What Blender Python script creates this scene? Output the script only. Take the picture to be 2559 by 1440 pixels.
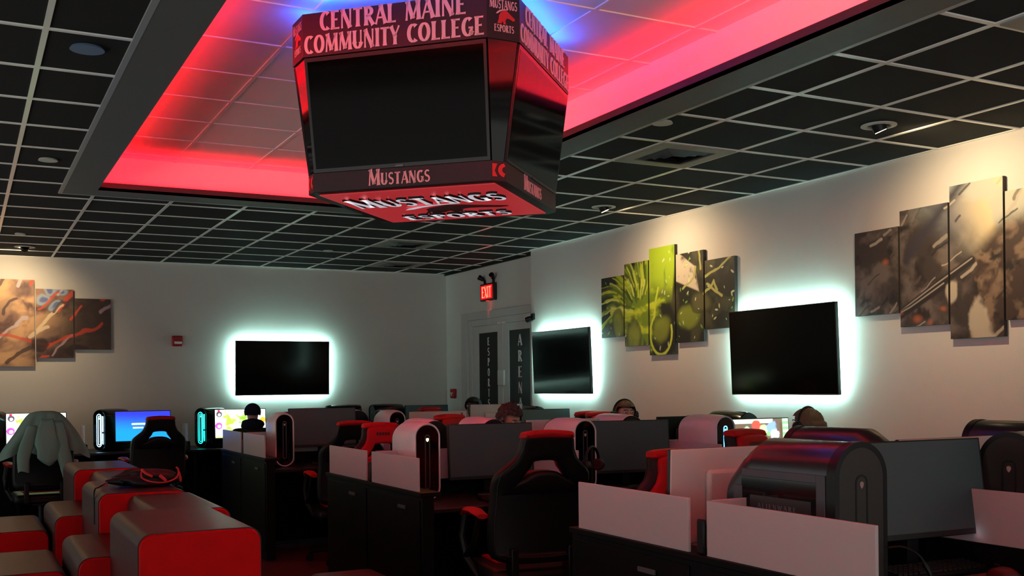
import bpy, bmesh, math, random
import numpy as np
from mathutils import Vector, Matrix

random.seed(7)
PI = math.pi
S = bpy.context.scene
COL = S.collection
for o in list(bpy.data.objects):
    bpy.data.objects.remove(o)

# ------------------------------------------------------------------ camera
YAW, ROLL, EYE = 0.4802, -0.0099, 1.47
F_PX, PP_Y = 2639.48, 964.09
cam = bpy.data.objects.new('camera', bpy.data.cameras.new('camera'))
COL.objects.link(cam)
_c, _s = math.cos(YAW), math.sin(YAW)
_R, _U, _F = Vector((_c, -_s, 0)), Vector((0, 0, 1)), Vector((_s, _c, 0))
_r = _R*math.cos(ROLL) + _U*math.sin(ROLL)
_u = -_R*math.sin(ROLL) + _U*math.cos(ROLL)
cam.matrix_world = Matrix(((_r.x, _u.x, -_F.x, 0), (_r.y, _u.y, -_F.y, 0), (_r.z, _u.z, -_F.z, EYE), (0, 0, 0, 1)))
cam.data.sensor_width = 36
cam.data.lens = F_PX/2559*36
cam.data.shift_y = (PP_Y-720)/2559
cam.data.clip_start = 0.05
S.camera = cam

# ------------------------------------------------------------------ world, exposure
W = bpy.data.worlds.new('World'); S.world = W; W.use_nodes = True
W.node_tree.nodes['Background'].inputs[0].default_value = (0.94, 0.94, 0.91, 1)
_nt = W.node_tree; _bg = _nt.nodes['Background']
_tc = _nt.nodes.new('ShaderNodeTexCoord'); _sx = _nt.nodes.new('ShaderNodeSeparateXYZ'); _mr = _nt.nodes.new('ShaderNodeMapRange')
_nt.links.new(_tc.outputs['Generated'], _sx.inputs[0]); _nt.links.new(_sx.outputs['Z'], _mr.inputs['Value'])
_mr.inputs['From Min'].default_value = -.25; _mr.inputs['From Max'].default_value = -.02
_mr.inputs['To Min'].default_value = .95; _mr.inputs['To Max'].default_value = .32      # dim surroundings, lower part brightened as added fill for tray and bars
_nt.links.new(_mr.outputs['Result'], _bg.inputs[1])
S.view_settings.view_transform = 'Standard'
S.view_settings.look = 'None'
S.view_settings.gamma = 1
S.view_settings.exposure = 1.0
try: S.view_settings.use_curve_mapping = False
except Exception: pass

CEIL = 3.0173      # tile ceiling
TRAY = 3.31        # raised tray ceiling
T = 0.6096         # tile
BACK, RIGHT, DOORX, JOG = 13.4, 5.79, 5.965, 10.62

# ------------------------------------------------------------------ lamps
def area(name, loc, rot, sx, sy, color, power, spread=PI):
    L = bpy.data.lights.new(name, 'AREA'); L.shape = 'RECTANGLE'; L.size = sx; L.size_y = sy
    L.color = color; L.energy = power; L.spread = spread
    o = bpy.data.objects.new(name, L); COL.objects.link(o); o.location = loc; o.rotation_euler = rot
    return o
def aim(loc, target):
    return (Vector(target)-Vector(loc)).to_track_quat('-Z', 'Y').to_euler()
def spot(name, loc, target, color, power, angle, blend=.8, radius=.03):
    L = bpy.data.lights.new(name, 'SPOT'); L.color = color; L.energy = power
    L.spot_size = math.radians(angle); L.spot_blend = blend; L.shadow_soft_size = radius
    o = bpy.data.objects.new(name, L); COL.objects.link(o); o.location = loc
    o.rotation_euler = aim(loc, target)
    return o
RED = (1.0, 0.001, 0.011)
CYAN = (0.62, 1.0, 0.95)
WARM = (1.0, 0.74, 0.42)
# red strip hidden in the cove behind the lip, shining up
area('cove_strip_right', (3.43, 4.96, 3.055), (PI, math.radians(-8), 0), .03, 7.6, RED, 24)
area('cove_strip_left', (.91, 4.96, 3.055), (PI, math.radians(8), 0), .03, 7.6, RED, 24)
area('cove_strip_far', (2.17, 8.745, 3.055), (PI+math.radians(8), 0, 0), 2.4, .03, RED, 10)
area('cove_strip_near', (2.17, 1.17, 3.055), (PI-math.radians(8), 0, 0), 2.4, .03, RED, 10)
# warm gimbal spots that wash the picture walls
spot('picture_spot_front', (4.955, 4.60, 2.94), (5.79, 4.5, 2.2), WARM, 33, 140, 1)
spot('picture_spot_middle', (5.00, 7.77, 2.94), (5.79, 7.8, 2.2), WARM, 27, 140, 1)
spot('picture_spot_back', (.60, 12.54, 2.94), (.3, 13.4, 2.1), WARM, 31, 140, 1)

# ------------------------------------------------------------------ materials
def lin(c):
    return tuple(((v/255)/12.92 if v/255 <= .04045 else ((v/255+.055)/1.055)**2.4) for v in c)
MATS = {}
def M(name, rgb=(128, 128, 128), rough=.5, metal=0, spec=.5, emit=None, es=0, bump=0, bscale=200, var=.06, vscale=12, coat=0, trans=0):
    if name in MATS: return MATS[name]
    m = bpy.data.materials.new(name); m.use_nodes = True
    nt = m.node_tree; b = nt.nodes['Principled BSDF']
    col = (*lin(rgb), 1)
    tc = nt.nodes.new('ShaderNodeTexCoord')
    if var:
        n = nt.nodes.new('ShaderNodeTexNoise'); n.inputs['Scale'].default_value = vscale; n.inputs['Detail'].default_value = 3
        nt.links.new(tc.outputs['Object'], n.inputs['Vector'])
        r = nt.nodes.new('ShaderNodeMapRange'); r.inputs['To Min'].default_value = 1-var; r.inputs['To Max'].default_value = 1+var
        nt.links.new(n.outputs['Fac'], r.inputs['Value'])
        mx = nt.nodes.new('ShaderNodeMix'); mx.data_type = 'RGBA'; mx.blend_type = 'MULTIPLY'; mx.inputs['Factor'].default_value = 1
        mx.inputs['A'].default_value = col
        nt.links.new(r.outputs['Result'], mx.inputs['B'])
        nt.links.new(mx.outputs['Result'], b.inputs['Base Color'])
    else:
        b.inputs['Base Color'].default_value = col
    b.inputs['Roughness'].default_value = rough
    b.inputs['Metallic'].default_value = metal
    b.inputs['Specular IOR Level'].default_value = spec
    b.inputs['Coat Weight'].default_value = coat
    if emit:
        b.inputs['Emission Color'].default_value = (*lin(emit), 1); b.inputs['Emission Strength'].default_value = es
    if bump:
        n2 = nt.nodes.new('ShaderNodeTexNoise'); n2.inputs['Scale'].default_value = bscale
        nt.links.new(tc.outputs['Object'], n2.inputs['Vector'])
        bp = nt.nodes.new('ShaderNodeBump'); bp.inputs['Strength'].default_value = bump; bp.inputs['Distance'].default_value = .003
        nt.links.new(n2.outputs['Fac'], bp.inputs['Height']); nt.links.new(bp.outputs['Normal'], b.inputs['Normal'])
    if trans:
        tr = nt.nodes.new('ShaderNodeBsdfTranslucent'); tr.inputs['Color'].default_value = col
        ms = nt.nodes.new('ShaderNodeMixShader'); ms.inputs[0].default_value = trans
        out = nt.nodes['Material Output']
        nt.links.new(b.outputs[0], ms.inputs[1]); nt.links.new(tr.outputs[0], ms.inputs[2]); nt.links.new(ms.outputs[0], out.inputs[0])
    MATS[name] = m
    return m
def paint_mat(name, emission=0, rough=.6):
    m = bpy.data.materials.new(name); m.use_nodes = True; nt = m.node_tree; b = nt.nodes['Principled BSDF']
    a = nt.nodes.new('ShaderNodeVertexColor'); a.layer_name = 'Col'
    if emission:
        b.inputs['Base Color'].default_value = (0, 0, 0, 1); b.inputs['Roughness'].default_value = .35
        nt.links.new(a.outputs[0], b.inputs['Emission Color']); b.inputs['Emission Strength'].default_value = emission
    else:
        nt.links.new(a.outputs[0], b.inputs['Base Color']); b.inputs['Roughness'].default_value = rough
    return m

wall_m = M('wall_paint', (206, 200, 192), .75, var=.02, bump=.05, bscale=300)
tile_m = M('black_ceiling_tile', (34, 34, 34), .9, spec=.2, bump=.4, bscale=400, var=.1, vscale=60)
bar_m = M('ceiling_bar', (232, 232, 226), .25, spec=.6, var=.03)
soffit_m = M('soffit_paint', (92, 94, 90), .6, var=.04)
tray_m = M('tray_white', (236, 233, 231), .8, var=.02)
floor_m = M('carpet', (78, 46, 42), .95, spec=.1, bump=.6, bscale=500, var=.2, vscale=150)
black_m = M('black_laminate', (6, 6, 7), .5, spec=.15)
blackp_m = M('black_plastic', (9, 9, 10), .42, spec=.35)
blackg_m = M('black_gloss', (6, 6, 7), .06, spec=.5, var=0)
tvglass_m = M('tv_glass', (5, 5, 4), .1, spec=.12, var=0)
screen_m = M('matte_screen', (45, 68, 72), .42, spec=.8, var=0)
bezel_m = M('dark_bezel', (16, 16, 17), .35)
white_m = M('white_shell', (226, 222, 220), .32, spec=.5, var=.02)
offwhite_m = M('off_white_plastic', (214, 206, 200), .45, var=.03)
frost_m = M('frosted_acrylic', (224, 214, 212), .3, spec=.4, trans=.3, var=.02)
dark_shell = M('dark_metal_shell', (74, 74, 78), .28, metal=.75, var=.04)
silver_m = M('silver_plastic', (72, 75, 82), .42, var=.05)
blk_leather = M('black_leather', (8, 8, 8), .48, spec=.35, bump=.25, bscale=140)
red_leather = M('red_leather', (178, 14, 22), .52, spec=.25, bump=.2, bscale=140)
brown_leather = M('brown_leather', (66, 31, 31), .36, spec=.3, bump=.25, bscale=60, var=.12)
red_vinyl = M('red_vinyl', (208, 4, 12), .6, spec=.15, bump=.2, bscale=160, var=.05)
metal_m = M('steel', (170, 172, 175), .25, metal=1)
grey_m = M('grey_metal', (84, 86, 88), .5, metal=.3)
grille_m = M('white_grille', (196, 194, 188), .5)
red_case = M('red_case', (160, 14, 20), .4)
led_white = M('led_white', (255, 255, 255), emit=(210, 235, 255), es=14, var=0)
led_blue = M('led_blue', (255, 255, 255), emit=(40, 150, 255), es=10, var=0)
led_ice = M('led_ice', (255, 255, 255), emit=(150, 215, 255), es=4, var=0)
led_teal = M('led_teal', (255, 255, 255), emit=(20, 220, 205), es=3.5, var=0)
led_amber = M('led_amber', (255, 255, 255), emit=(255, 200, 90), es=25, var=0)
led_off = M('led_off', (60, 60, 64), .4, var=0)
halo_m = M('tv_led_strip', (255, 255, 255), emit=(190, 255, 246), es=62, var=0)
red_led = M('red_led', (255, 60, 60), emit=(255, 20, 24), es=3, var=0)
cube_blue = M('blue_led_strip', (255, 255, 255), emit=(24, 92, 255), es=26, var=0)
lamp_m = M('lamp_glow', (255, 255, 255), emit=(255, 226, 180), es=9, var=0)
cream_led = M('pale_mark', (150, 118, 110), emit=(255, 225, 205), es=.01, var=0)

# ------------------------------------------------------------------ mesh helpers
class MB:
    def __init__(self): self.bm = bmesh.new(); self.mats = []
    def mi(self, m):
        if m is None: return 0
        if m not in self.mats: self.mats.append(m)
        return self.mats.index(m)
    def face(self, pts, m=None):
        vs = [self.bm.verts.new(p) for p in pts]
        try:
            f = self.bm.faces.new(vs); f.material_index = self.mi(m)
        except ValueError: pass
    def box(self, x0, y0, z0, x1, y1, z1, m=None, xf=None):
        P = [(x0, y0, z0), (x1, y0, z0), (x1, y1, z0), (x0, y1, z0), (x0, y0, z1), (x1, y0, z1), (x1, y1, z1), (x0, y1, z1)]
        if xf: P = [xf(*p) for p in P]
        v = [self.bm.verts.new(p) for p in P]
        k = self.mi(m)
        for q in ((0, 3, 2, 1), (4, 5, 6, 7), (0, 1, 5, 4), (1, 2, 6, 5), (2, 3, 7, 6), (3, 0, 4, 7)):
            self.bm.faces.new([v[i] for i in q]).material_index = k
        return self
    def loft(self, rings, m=None, cap0=True, cap1=True, closed=True):
        k = self.mi(m); R = [[self.bm.verts.new(p) for p in r] for r in rings]
        n = len(R[0])
        for a, b in zip(R, R[1:]):
            for i in range(n if closed else n-1):
                j = (i+1) % n
                try: self.bm.faces.new((a[i], a[j], b[j], b[i])).material_index = k
                except ValueError: pass
        if cap0: self.bm.faces.new(R[0][::-1]).material_index = k
        if cap1: self.bm.faces.new(R[-1]).material_index = k
        return self
    def cyl(self, p0, p1, r0, r1=None, n=16, m=None):
        r1 = r0 if r1 is None else r1
        p0, p1 = Vector(p0), Vector(p1); d = (p1-p0).normalized()
        a = d.orthogonal().normalized(); b = d.cross(a)
        ring = lambda p, r: [p+a*(r*math.cos(2*PI*i/n))+b*(r*math.sin(2*PI*i/n)) for i in range(n)]
        return self.loft([ring(p0, r0), ring(p1, r1)], m)
    def tube(self, pts, r, n=8, m=None):
        P = [Vector(p) for p in pts]; rings = []; up = None
        rr = r if isinstance(r, (list, tuple)) else [r]*len(P)
        for i, p in enumerate(P):
            d = (P[min(i+1, len(P)-1)]-P[max(i-1, 0)]).normalized()
            if up is None: a = d.orthogonal().normalized()
            else:
                a = (up-d*up.dot(d))
                a = a.normalized() if a.length > 1e-5 else d.orthogonal().normalized()
            up = a; b = d.cross(a)
            rings.append([p+a*(rr[i]*math.cos(2*PI*k/n))+b*(rr[i]*math.sin(2*PI*k/n)) for k in range(n)])
        return self.loft(rings, m)
    def prism(self, poly, f0, f1, m=None):
        return self.loft([[f0(*p) for p in poly], [f1(*p) for p in poly]], m)
    def ball(self, c, rx, ry=None, rz=None, m=None, u=16, v=10):
        ry = ry or rx; rz = rz or rx; k = self.mi(m)
        mat = Matrix.Translation(c) @ Matrix.Diagonal((rx, ry, rz, 1))
        r = bmesh.ops.create_uvsphere(self.bm, u_segments=u, v_segments=v, radius=1, matrix=mat)
        for f in set(f for vv in r['verts'] for f in vv.link_faces): f.material_index = k
        return self
    def mesh(self, name, mat=None, smooth=True, angle=38):
        bm = self.bm
        bmesh.ops.recalc_face_normals(bm, faces=bm.faces)
        if smooth:
            for f in bm.faces: f.smooth = True
            ca = math.radians(angle)
            for e in bm.edges:
                if len(e.link_faces) == 2: e.smooth = e.calc_face_angle(0) < ca
                else: e.smooth = False
        me = bpy.data.meshes.new(name); bm.to_mesh(me); bm.free()
        if self.mats:
            for m in self.mats: me.materials.append(m)
        elif mat: me.materials.append(mat)
        return me
    def build(self, name, mat=None, parent=None, smooth=True, bevel=0, seg=2, angle=38):
        o = bpy.data.objects.new(name, self.mesh(name, mat, smooth, angle)); COL.objects.link(o)
        if parent: o.parent = parent
        if bevel:
            b = o.modifiers.new('bevel', 'BEVEL'); b.width = bevel; b.segments = seg; b.limit_method = 'ANGLE'; b.angle_limit = math.radians(40)
            b.harden_normals = False
        return o
def tag(o, label=None, cat=None, group=None, kind=None):
    if label: o['label'] = label
    if cat: o['category'] = cat
    if group: o['group'] = group
    if kind: o['kind'] = kind
    return o
def thing(name, label, cat, loc=(0, 0, 0), rz=0, group=None):
    o = bpy.data.objects.new(name, None); COL.objects.link(o); o.empty_display_size = .1
    o.location = loc; o.rotation_euler = (0, 0, rz)
    return tag(o, label, cat, group)
def dup(root, loc, rz=0, label=None, group=None, name=None):
    r = root.copy(); COL.objects.link(r); r.location = loc; r.rotation_euler = (0, 0, rz)
    if label: r['label'] = label
    if group: r['group'] = group
    for ch in [c for c in bpy.data.objects if c.parent == root]:
        c = ch.copy(); COL.objects.link(c); c.parent = r
        for g in [x for x in bpy.data.objects if x.parent == ch]:
            d = g.copy(); COL.objects.link(d); d.parent = c
    return r
def plate(outer, holes, th, bevel, seg=3):
    """rounded plate in the XZ plane from 2D outlines, thickness along y (centred)"""
    cu = bpy.data.curves.new('outline', 'CURVE'); cu.dimensions = '2D'; cu.fill_mode = 'BOTH'
    cu.extrude = max(th/2-bevel, .0005); cu.bevel_depth = bevel; cu.bevel_resolution = seg; cu.offset = -bevel
    for loop in [outer]+holes:
        sp = cu.splines.new('POLY'); sp.points.add(len(loop)-1); sp.use_cyclic_u = True
        for p, q in zip(sp.points, loop): p.co = (q[0], q[1], 0, 1)
    o = bpy.data.objects.new('outline', cu); COL.objects.link(o)
    me = bpy.data.meshes.new_from_object(o.evaluated_get(bpy.context.evaluated_depsgraph_get()))
    bpy.data.objects.remove(o); bpy.data.curves.remove(cu)
    me.transform(Matrix.Rotation(PI/2, 4, 'X'))
    return me
def mesh_obj(name, me, mat, parent=None, smooth=True):
    me.name = name; me.materials.clear(); me.materials.append(mat)
    if smooth:
        bm = bmesh.new(); bm.from_mesh(me); bmesh.ops.remove_doubles(bm, verts=bm.verts, dist=1e-5)
        for f in bm.faces: f.smooth = True
        for e in bm.edges: e.smooth = (len(e.link_faces) == 2 and e.calc_face_angle(0) < math.radians(40))
        bm.to_mesh(me); bm.free()
    o = bpy.data.objects.new(name, me); COL.objects.link(o)
    if parent: o.parent = parent
    return o
def spline(pts, n=6, closed=True):
    """Catmull-Rom through 2D points"""
    out = []; N = len(pts)
    for i in range(N if closed else N-1):
        g = lambda k: pts[k % N] if closed else pts[min(max(k, 0), N-1)]
        p0, p1, p2, p3 = g(i-1), g(i), g(i+1), g(i+2)
        for k in range(n):
            t = k/n
            out.append(tuple(.5*((2*p1[a])+(-p0[a]+p2[a])*t+(2*p0[a]-5*p1[a]+4*p2[a]-p3[a])*t*t+(-p0[a]+3*p1[a]-3*p2[a]+p3[a])*t**3) for a in range(len(p1))))
    if not closed: out.append(tuple(pts[-1]))
    return out

# ------------------------------------------------------------------ lettering: flared roman capitals drawn as ribbons
TH, TN = .2, .085
G = {
 'A': (.64, [('l', (.03, 0), (.31, 1), TN), ('l', (.31, 1), (.6, 0), TH), ('l', (.14, .34), (.5, .34), TN)]),
 'C': (.58, [('a', .34, .5, .25, .45, 50, 310)]),
 'D': (.66, [('l', (.13, 0), (.13, 1), TH), ('a', .16, .5, .4, .45, -90, 90)]),
 'E': (.54, [('l', (.14, 0), (.14, 1), TH), ('l', (.12, .95), (.5, .95), TN), ('l', (.14, .52), (.42, .52), TN), ('l', (.12, .05), (.53, .05), TN)]),
 'G': (.64, [('a', .34, .5, .25, .45, 50, 330), ('l', (.54, .06), (.54, .45), .15), ('l', (.38, .45), (.62, .45), TN)]),
 'I': (.27, [('l', (.14, 0), (.14, 1), TH)]),
 'L': (.5, [('l', (.14, 0), (.14, 1), TH), ('l', (.12, .05), (.5, .05), TN)]),
 'M': (.84, [('l', (.08, 0), (.14, 1), TN), ('l', (.14, 1), (.42, .08), TH), ('l', (.42, .08), (.7, 1), TN), ('l', (.69, 1), (.74, 0), TH)]),
 'N': (.68, [('l', (.09, 0), (.09, 1), TN), ('l', (.1, 1), (.57, 0), TH), ('l', (.58, 0), (.58, 1), TN)]),
 'O': (.68, [('a', .34, .5, .25, .45, 0, 360)]),
 'P': (.54, [('l', (.14, 0), (.14, 1), TH), ('a', .2, .74, .26, .22, -90, 90), ('l', (.12, .95), (.22, .95), TN), ('l', (.12, .52), (.22, .52), TN)]),
 'R': (.62, [('l', (.14, 0), (.14, 1), TH), ('a', .2, .74, .26, .22, -90, 90), ('l', (.12, .95), (.22, .95), TN), ('l', (.12, .52), (.22, .52), TN), ('l', (.26, .52), (.56, 0), TH)]),
 'S': (.52, [('s',)]),
 'T': (.58, [('l', (.29, 0), (.29, 1), TH), ('l', (.02, .95), (.56, .95), TN)]),
 'U': (.66, [('l', (.13, 1), (.13, .34), TH), ('a', .335, .34, .205, .29, 180, 360), ('l', (.54, .34), (.54, 1), TN)]),
 'W': (.84, [('l', (.04, 1), (.22, 0), TH), ('l', (.22, 0), (.42, .9), TN), ('l', (.42, .9), (.6, 0), TH), ('l', (.6, 0), (.8, 1), TN)]),
 'X': (.6, [('l', (.05, 1), (.55, 0), TH), ('l', (.55, 1), (.05, 0), TN)]),
 'Y': (.6, [('l', (.05, 1), (.3, .46), TH), ('l', (.56, 1), (.3, .46), TN), ('l', (.3, .48), (.3, 0), TH)]),
}
def glyph_ribbons(ch):
    w, strokes = G[ch]; out = []
    for st in strokes:
        if st[0] == 'l':
            (x0, y0), (x1, y1), t = st[1], st[2], st[3]
            n = 8; L = math.hypot(x1-x0, y1-y0); dx, dy = (x1-x0)/L, (y1-y0)/L
            L_, R_ = [], []
            for i in range(n+1):
                q = i/n; h = t/2*(1+.42*abs(2*q-1)**5)
                x, y = x0+(x1-x0)*q, y0+(y1-y0)*q
                L_.append((x-dy*h, y+dx*h)); R_.append((x+dy*h, y-dx*h))
        else:
            if st[0] == 'a':
                _, cx, cy, rx, ry, a0, a1 = st; n = 26
                P = [(cx+rx*math.cos(math.radians(a0+(a1-a0)*i/n)), cy+ry*math.sin(math.radians(a0+(a1-a0)*i/n))) for i in range(n+1)]
                full = a1-a0 >= 360
            else:
                P = [(.27+.19*math.cos(math.radians(a)), .735+.215*math.sin(math.radians(a))) for a in range(35, 271, 18)]
                P += [(.25+.2*math.cos(math.radians(a)), .275+.225*math.sin(math.radians(a))) for a in range(72, -146, -18)]
                full = False
            L_, R_ = [], []; n = len(P)-1
            for i in range(n+1):
                a, b = P[max(i-1, 0)], P[min(i+1, n)]
                if full and i in (0, n): a, b = P[n-1], P[1]
                dx, dy = b[0]-a[0], b[1]-a[1]; L = math.hypot(dx, dy) or 1; dx /= L; dy /= L
                h = (TN+(TH*1.02-TN)*abs(dy))/2 if st[0] == 'a' else (.1+.07*(1-abs(2*i/n-1)))/2
                if not full: h *= 1+.5*abs(2*i/n-1)**8
                L_.append((P[i][0]-dy*h, P[i][1]+dx*h)); R_.append((P[i][0]+dy*h, P[i][1]-dx*h))
        out.append((L_, R_))
    return w, out
def letters(mb, text, org, right, up, height, width=None, gap=.06, small=1.0, depth=.003, mat=None, center=False, side_m=None):
    """text laid from org along right, cap height along up; small < 1 sets all but the first letter of a word smaller"""
    org, right, up = Vector(org), Vector(right).normalized(), Vector(up).normalized(); nrm = right.cross(up)
    items = []; x = 0; first = True
    for ch in text:
        if ch == ' ': x += .34; first = True; continue
        k = 1.0 if first else small
        w, rib = glyph_ribbons(ch); items.append((x, k, rib)); x += w*k+gap; first = False
    total = (x-gap)*height
    sx = width/total if width else 1
    off = -(total*sx)/2 if center else 0
    f = lambda px, py, d: org+right*(off+px*height*sx)+up*(py*height)+nrm*d
    for x, k, rib in items:
        for L_, R_ in rib:
            for i in range(len(L_)-1):
                q = [L_[i], L_[i+1], R_[i+1], R_[i]]
                q = [(x+a*k, b*k) for a, b in q]
                mb.face([f(a, b, depth) for a, b in q[::-1]], mat)
            if depth > .002:
                for side in (L_, R_):
                    for i in range(len(side)-1):
                        a, b = side[i], side[i+1]
                        mb.face([f(x+a[0]*k, a[1]*k, 0), f(x+b[0]*k, b[1]*k, 0), f(x+b[0]*k, b[1]*k, depth), f(x+a[0]*k, a[1]*k, depth)], side_m or mat)
    return mb
def flat_build(mb, name, mat, parent=None):
    me = bpy.data.meshes.new(name); mb.bm.to_mesh(me); mb.bm.free()
    for m in (mb.mats or [mat]): me.materials.append(m)
    o = bpy.data.objects.new(name, me); COL.objects.link(o)
    if parent: o.parent = parent
    return o
HORSE = [(.02, .0), (.1, .3), (.12, .55), (.2, .75), (.34, .9), (.42, 1.0), (.5, .93), (.58, .9), (.72, .74), (.9, .55), (1.0, .45), (.99, .34), (.9, .28), (.82, .33), (.7, .4), (.58, .42), (.5, .34), (.47, .2), (.5, 0), (.36, .0), (.33, .2), (.24, .02)]
def emblem(mb, org, right, up, w, h, mat, depth=.002):
    org, right, up = Vector(org), Vector(right).normalized(), Vector(up).normalized(); n = right.cross(up)
    mb.face([org+right*(x*w)+up*(y*h)+n*depth for x, y in HORSE][::-1], mat)
def swoosh(mb, org, right, up, w, h, mat, depth=.0025):
    org, right, up = Vector(org), Vector(right).normalized(), Vector(up).normalized(); n = right.cross(up)
    top = [(0, 0), (.1, .35), (.3, .7), (.6, .92), (1, 1)]; bot = [(1, .86), (.6, .72), (.34, .42), (.16, .1)]
    mb.face([org+right*(x*w)+up*(y*h)+n*depth for x, y in (top+bot)][::-1], mat)
# ------------------------------------------------------------------ painting on small grids
def vnoise(u, v, sc, seed):
    r = np.random.RandomState(seed).rand(64, 64)
    x, y = u*sc+seed*3.7, v*sc+seed*1.3
    xi, yi = np.floor(x).astype(int), np.floor(y).astype(int); fx, fy = x-xi, y-yi
    fx = fx*fx*(3-2*fx); fy = fy*fy*(3-2*fy)
    g = lambda a, b: r[a % 64, b % 64]
    return (g(xi, yi)*(1-fx)+g(xi+1, yi)*fx)*(1-fy)+(g(xi, yi+1)*(1-fx)+g(xi+1, yi+1)*fx)*fy
def fbm(u, v, sc, seed, o=4):
    t = 0; a = .5
    for i in range(o): t = t+a*vnoise(u, v, sc*2**i, seed+i*11); a *= .5
    return t/.94
def sst(a, b, x):
    t = np.clip((x-a)/(b-a), 0, 1); return t*t*(3-2*t)
def mixc(img, col, m): 
    c = np.array(lin(col)); return img*(1-m[..., None])+c*m[..., None]
def stroke_mask(u, v, pts, w):
    d = np.full(u.shape, 9.0)
    for (x0, y0), (x1, y1) in zip(pts, pts[1:]):
        dx, dy = x1-x0, y1-y0; L2 = dx*dx+dy*dy+1e-9
        t = np.clip(((u-x0)*dx+(v-y0)*dy)/L2, 0, 1)
        d = np.minimum(d, np.hypot(u-x0-t*dx, v-y0-t*dy))
    return 1-sst(w*.6, w*1.15, d)
def art_green(u, v):
    wu, wv = u+.12*(fbm(u, v, 3, 5)-.5), v+.12*(fbm(u, v, 3, 9)-.5)
    img = np.zeros(u.shape+(3,))+np.array(lin((34, 32, 20)))
    img = mixc(img, (70, 66, 40), sst(.5, .75, fbm(wu, wv, 6, 21)))
    d = np.hypot((wu-.62)/.62, (wv-.5)/.62)
    ang = np.arctan2(wv-.45, wu-.62)
    ray = .5+.5*np.sin(ang*17+6*fbm(u, v, 5, 33))
    m = 1-sst(.62, .95, d+.32*ray*sst(.3, .8, d))
    g = mixc(np.zeros(u.shape+(3,))+np.array(lin((112, 138, 24))), (190, 206, 44), sst(.45, .75, fbm(wu*1.0, wv*2.2, 7, 41)))
    g = mixc(g, (66, 92, 26), sst(.55, .8, fbm(wu, wv, 9, 55))*.8)
    img = img*(1-m[..., None])+g*m[..., None]
    rs = np.random.RandomState(21)
    for k in range(90):
        a = 1.0+2.2*rs.rand(); r0 = .1+.35*rs.rand(); L = .12+.25*rs.rand(); cx, cy = .66, .40
        q = [(cx+r*math.cos(a+.5*(r-r0)), cy+r*math.sin(a+.5*(r-r0))*.95) for r in (r0, r0+L*.5, r0+L)]
        img = mixc(img, [(206, 216, 60), (84, 108, 22), (170, 190, 36), (56, 70, 20), (214, 222, 110)][k % 5], stroke_mask(wu, wv, q, .006+.014*rs.rand())*(.55+.3*rs.rand()))
    col = sst(.78, .82, u)*(1-sst(1.22, 1.26, u-.15*(v-.8)))*sst(.5, .75, v+.25*(u-.9))
    c2 = mixc(np.zeros(u.shape+(3,))+np.array(lin((158, 184, 36))), (120, 150, 34), sst(.5, .7, fbm(u*3, v, 5, 61)))
    img = img*(1-col[..., None])+c2*col[..., None]
    for k, (cx, cy, rx, ry) in enumerate([(1.02, .25, .16, .13), (1.45, .3, .2, .12), (1.62, .42, .16, .1), (.55, .16, .13, .2), (.3, .3, .1, .16)]):
        dd = np.hypot((wu-cx)/rx, (wv-cy)/ry); img = mixc(img, (128, 138, 44) if k != 2 else (96, 92, 52), (1-sst(.75, 1.05, dd))*.85)
        img = mixc(img, (52, 54, 24), sst(.5, 1, dd)*(1-sst(.95, 1.1, dd))*.7)
    poly = (1-sst(.0, .02, np.maximum.reduce([1.27-u, u-1.52+.25*(v-.8), .62-v-.35*(u-1.4), v-.9+.6*(u-1.3)])))
    img = mixc(img, (206, 190, 168), poly*.92)
    img = mixc(img, (70, 60, 44), poly*sst(.62, .8, fbm(u, v, 9, 71)))
    lp = [(1.02+.17*math.cos(t), .2+.2*math.sin(t)) for t in np.linspace(2.2, 6.6, 16)]
    img = mixc(img, (188, 200, 60), stroke_mask(u, v, [(.98, .62), (.93, .48)]+lp, .016))
    for p in ([(1.34, .55), (1.5, .64), (1.52, .74)], [(1.66, .66), (1.85, .74), (2.08, .84)], [(1.7, .6), (1.9, .5)], [(1.66, .5), (1.78, .62), (1.84, .55)], [(1.58, 1), (1.6, .72)]):
        img = mixc(img, (168, 164, 90), stroke_mask(wu, wv, p, .014))
    rs = np.random.RandomState(3)
    for i in range(120):
        cx, cy = rs.rand()*2.1, rs.rand()
        if abs(cx-.6) < .4 and cy > .25: continue
        r_ = .006+.012*rs.rand(); a = rs.rand()*3
        img = mixc(img, [(200, 210, 150), (120, 170, 60), (220, 220, 190)][i % 3], (1-sst(.5, 1, np.hypot((u-cx)*math.cos(a)+(v-cy)*math.sin(a), 2.5*((v-cy)*math.cos(a)-(u-cx)*math.sin(a)))/(r_*1.8)))*.8)
    return img
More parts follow.
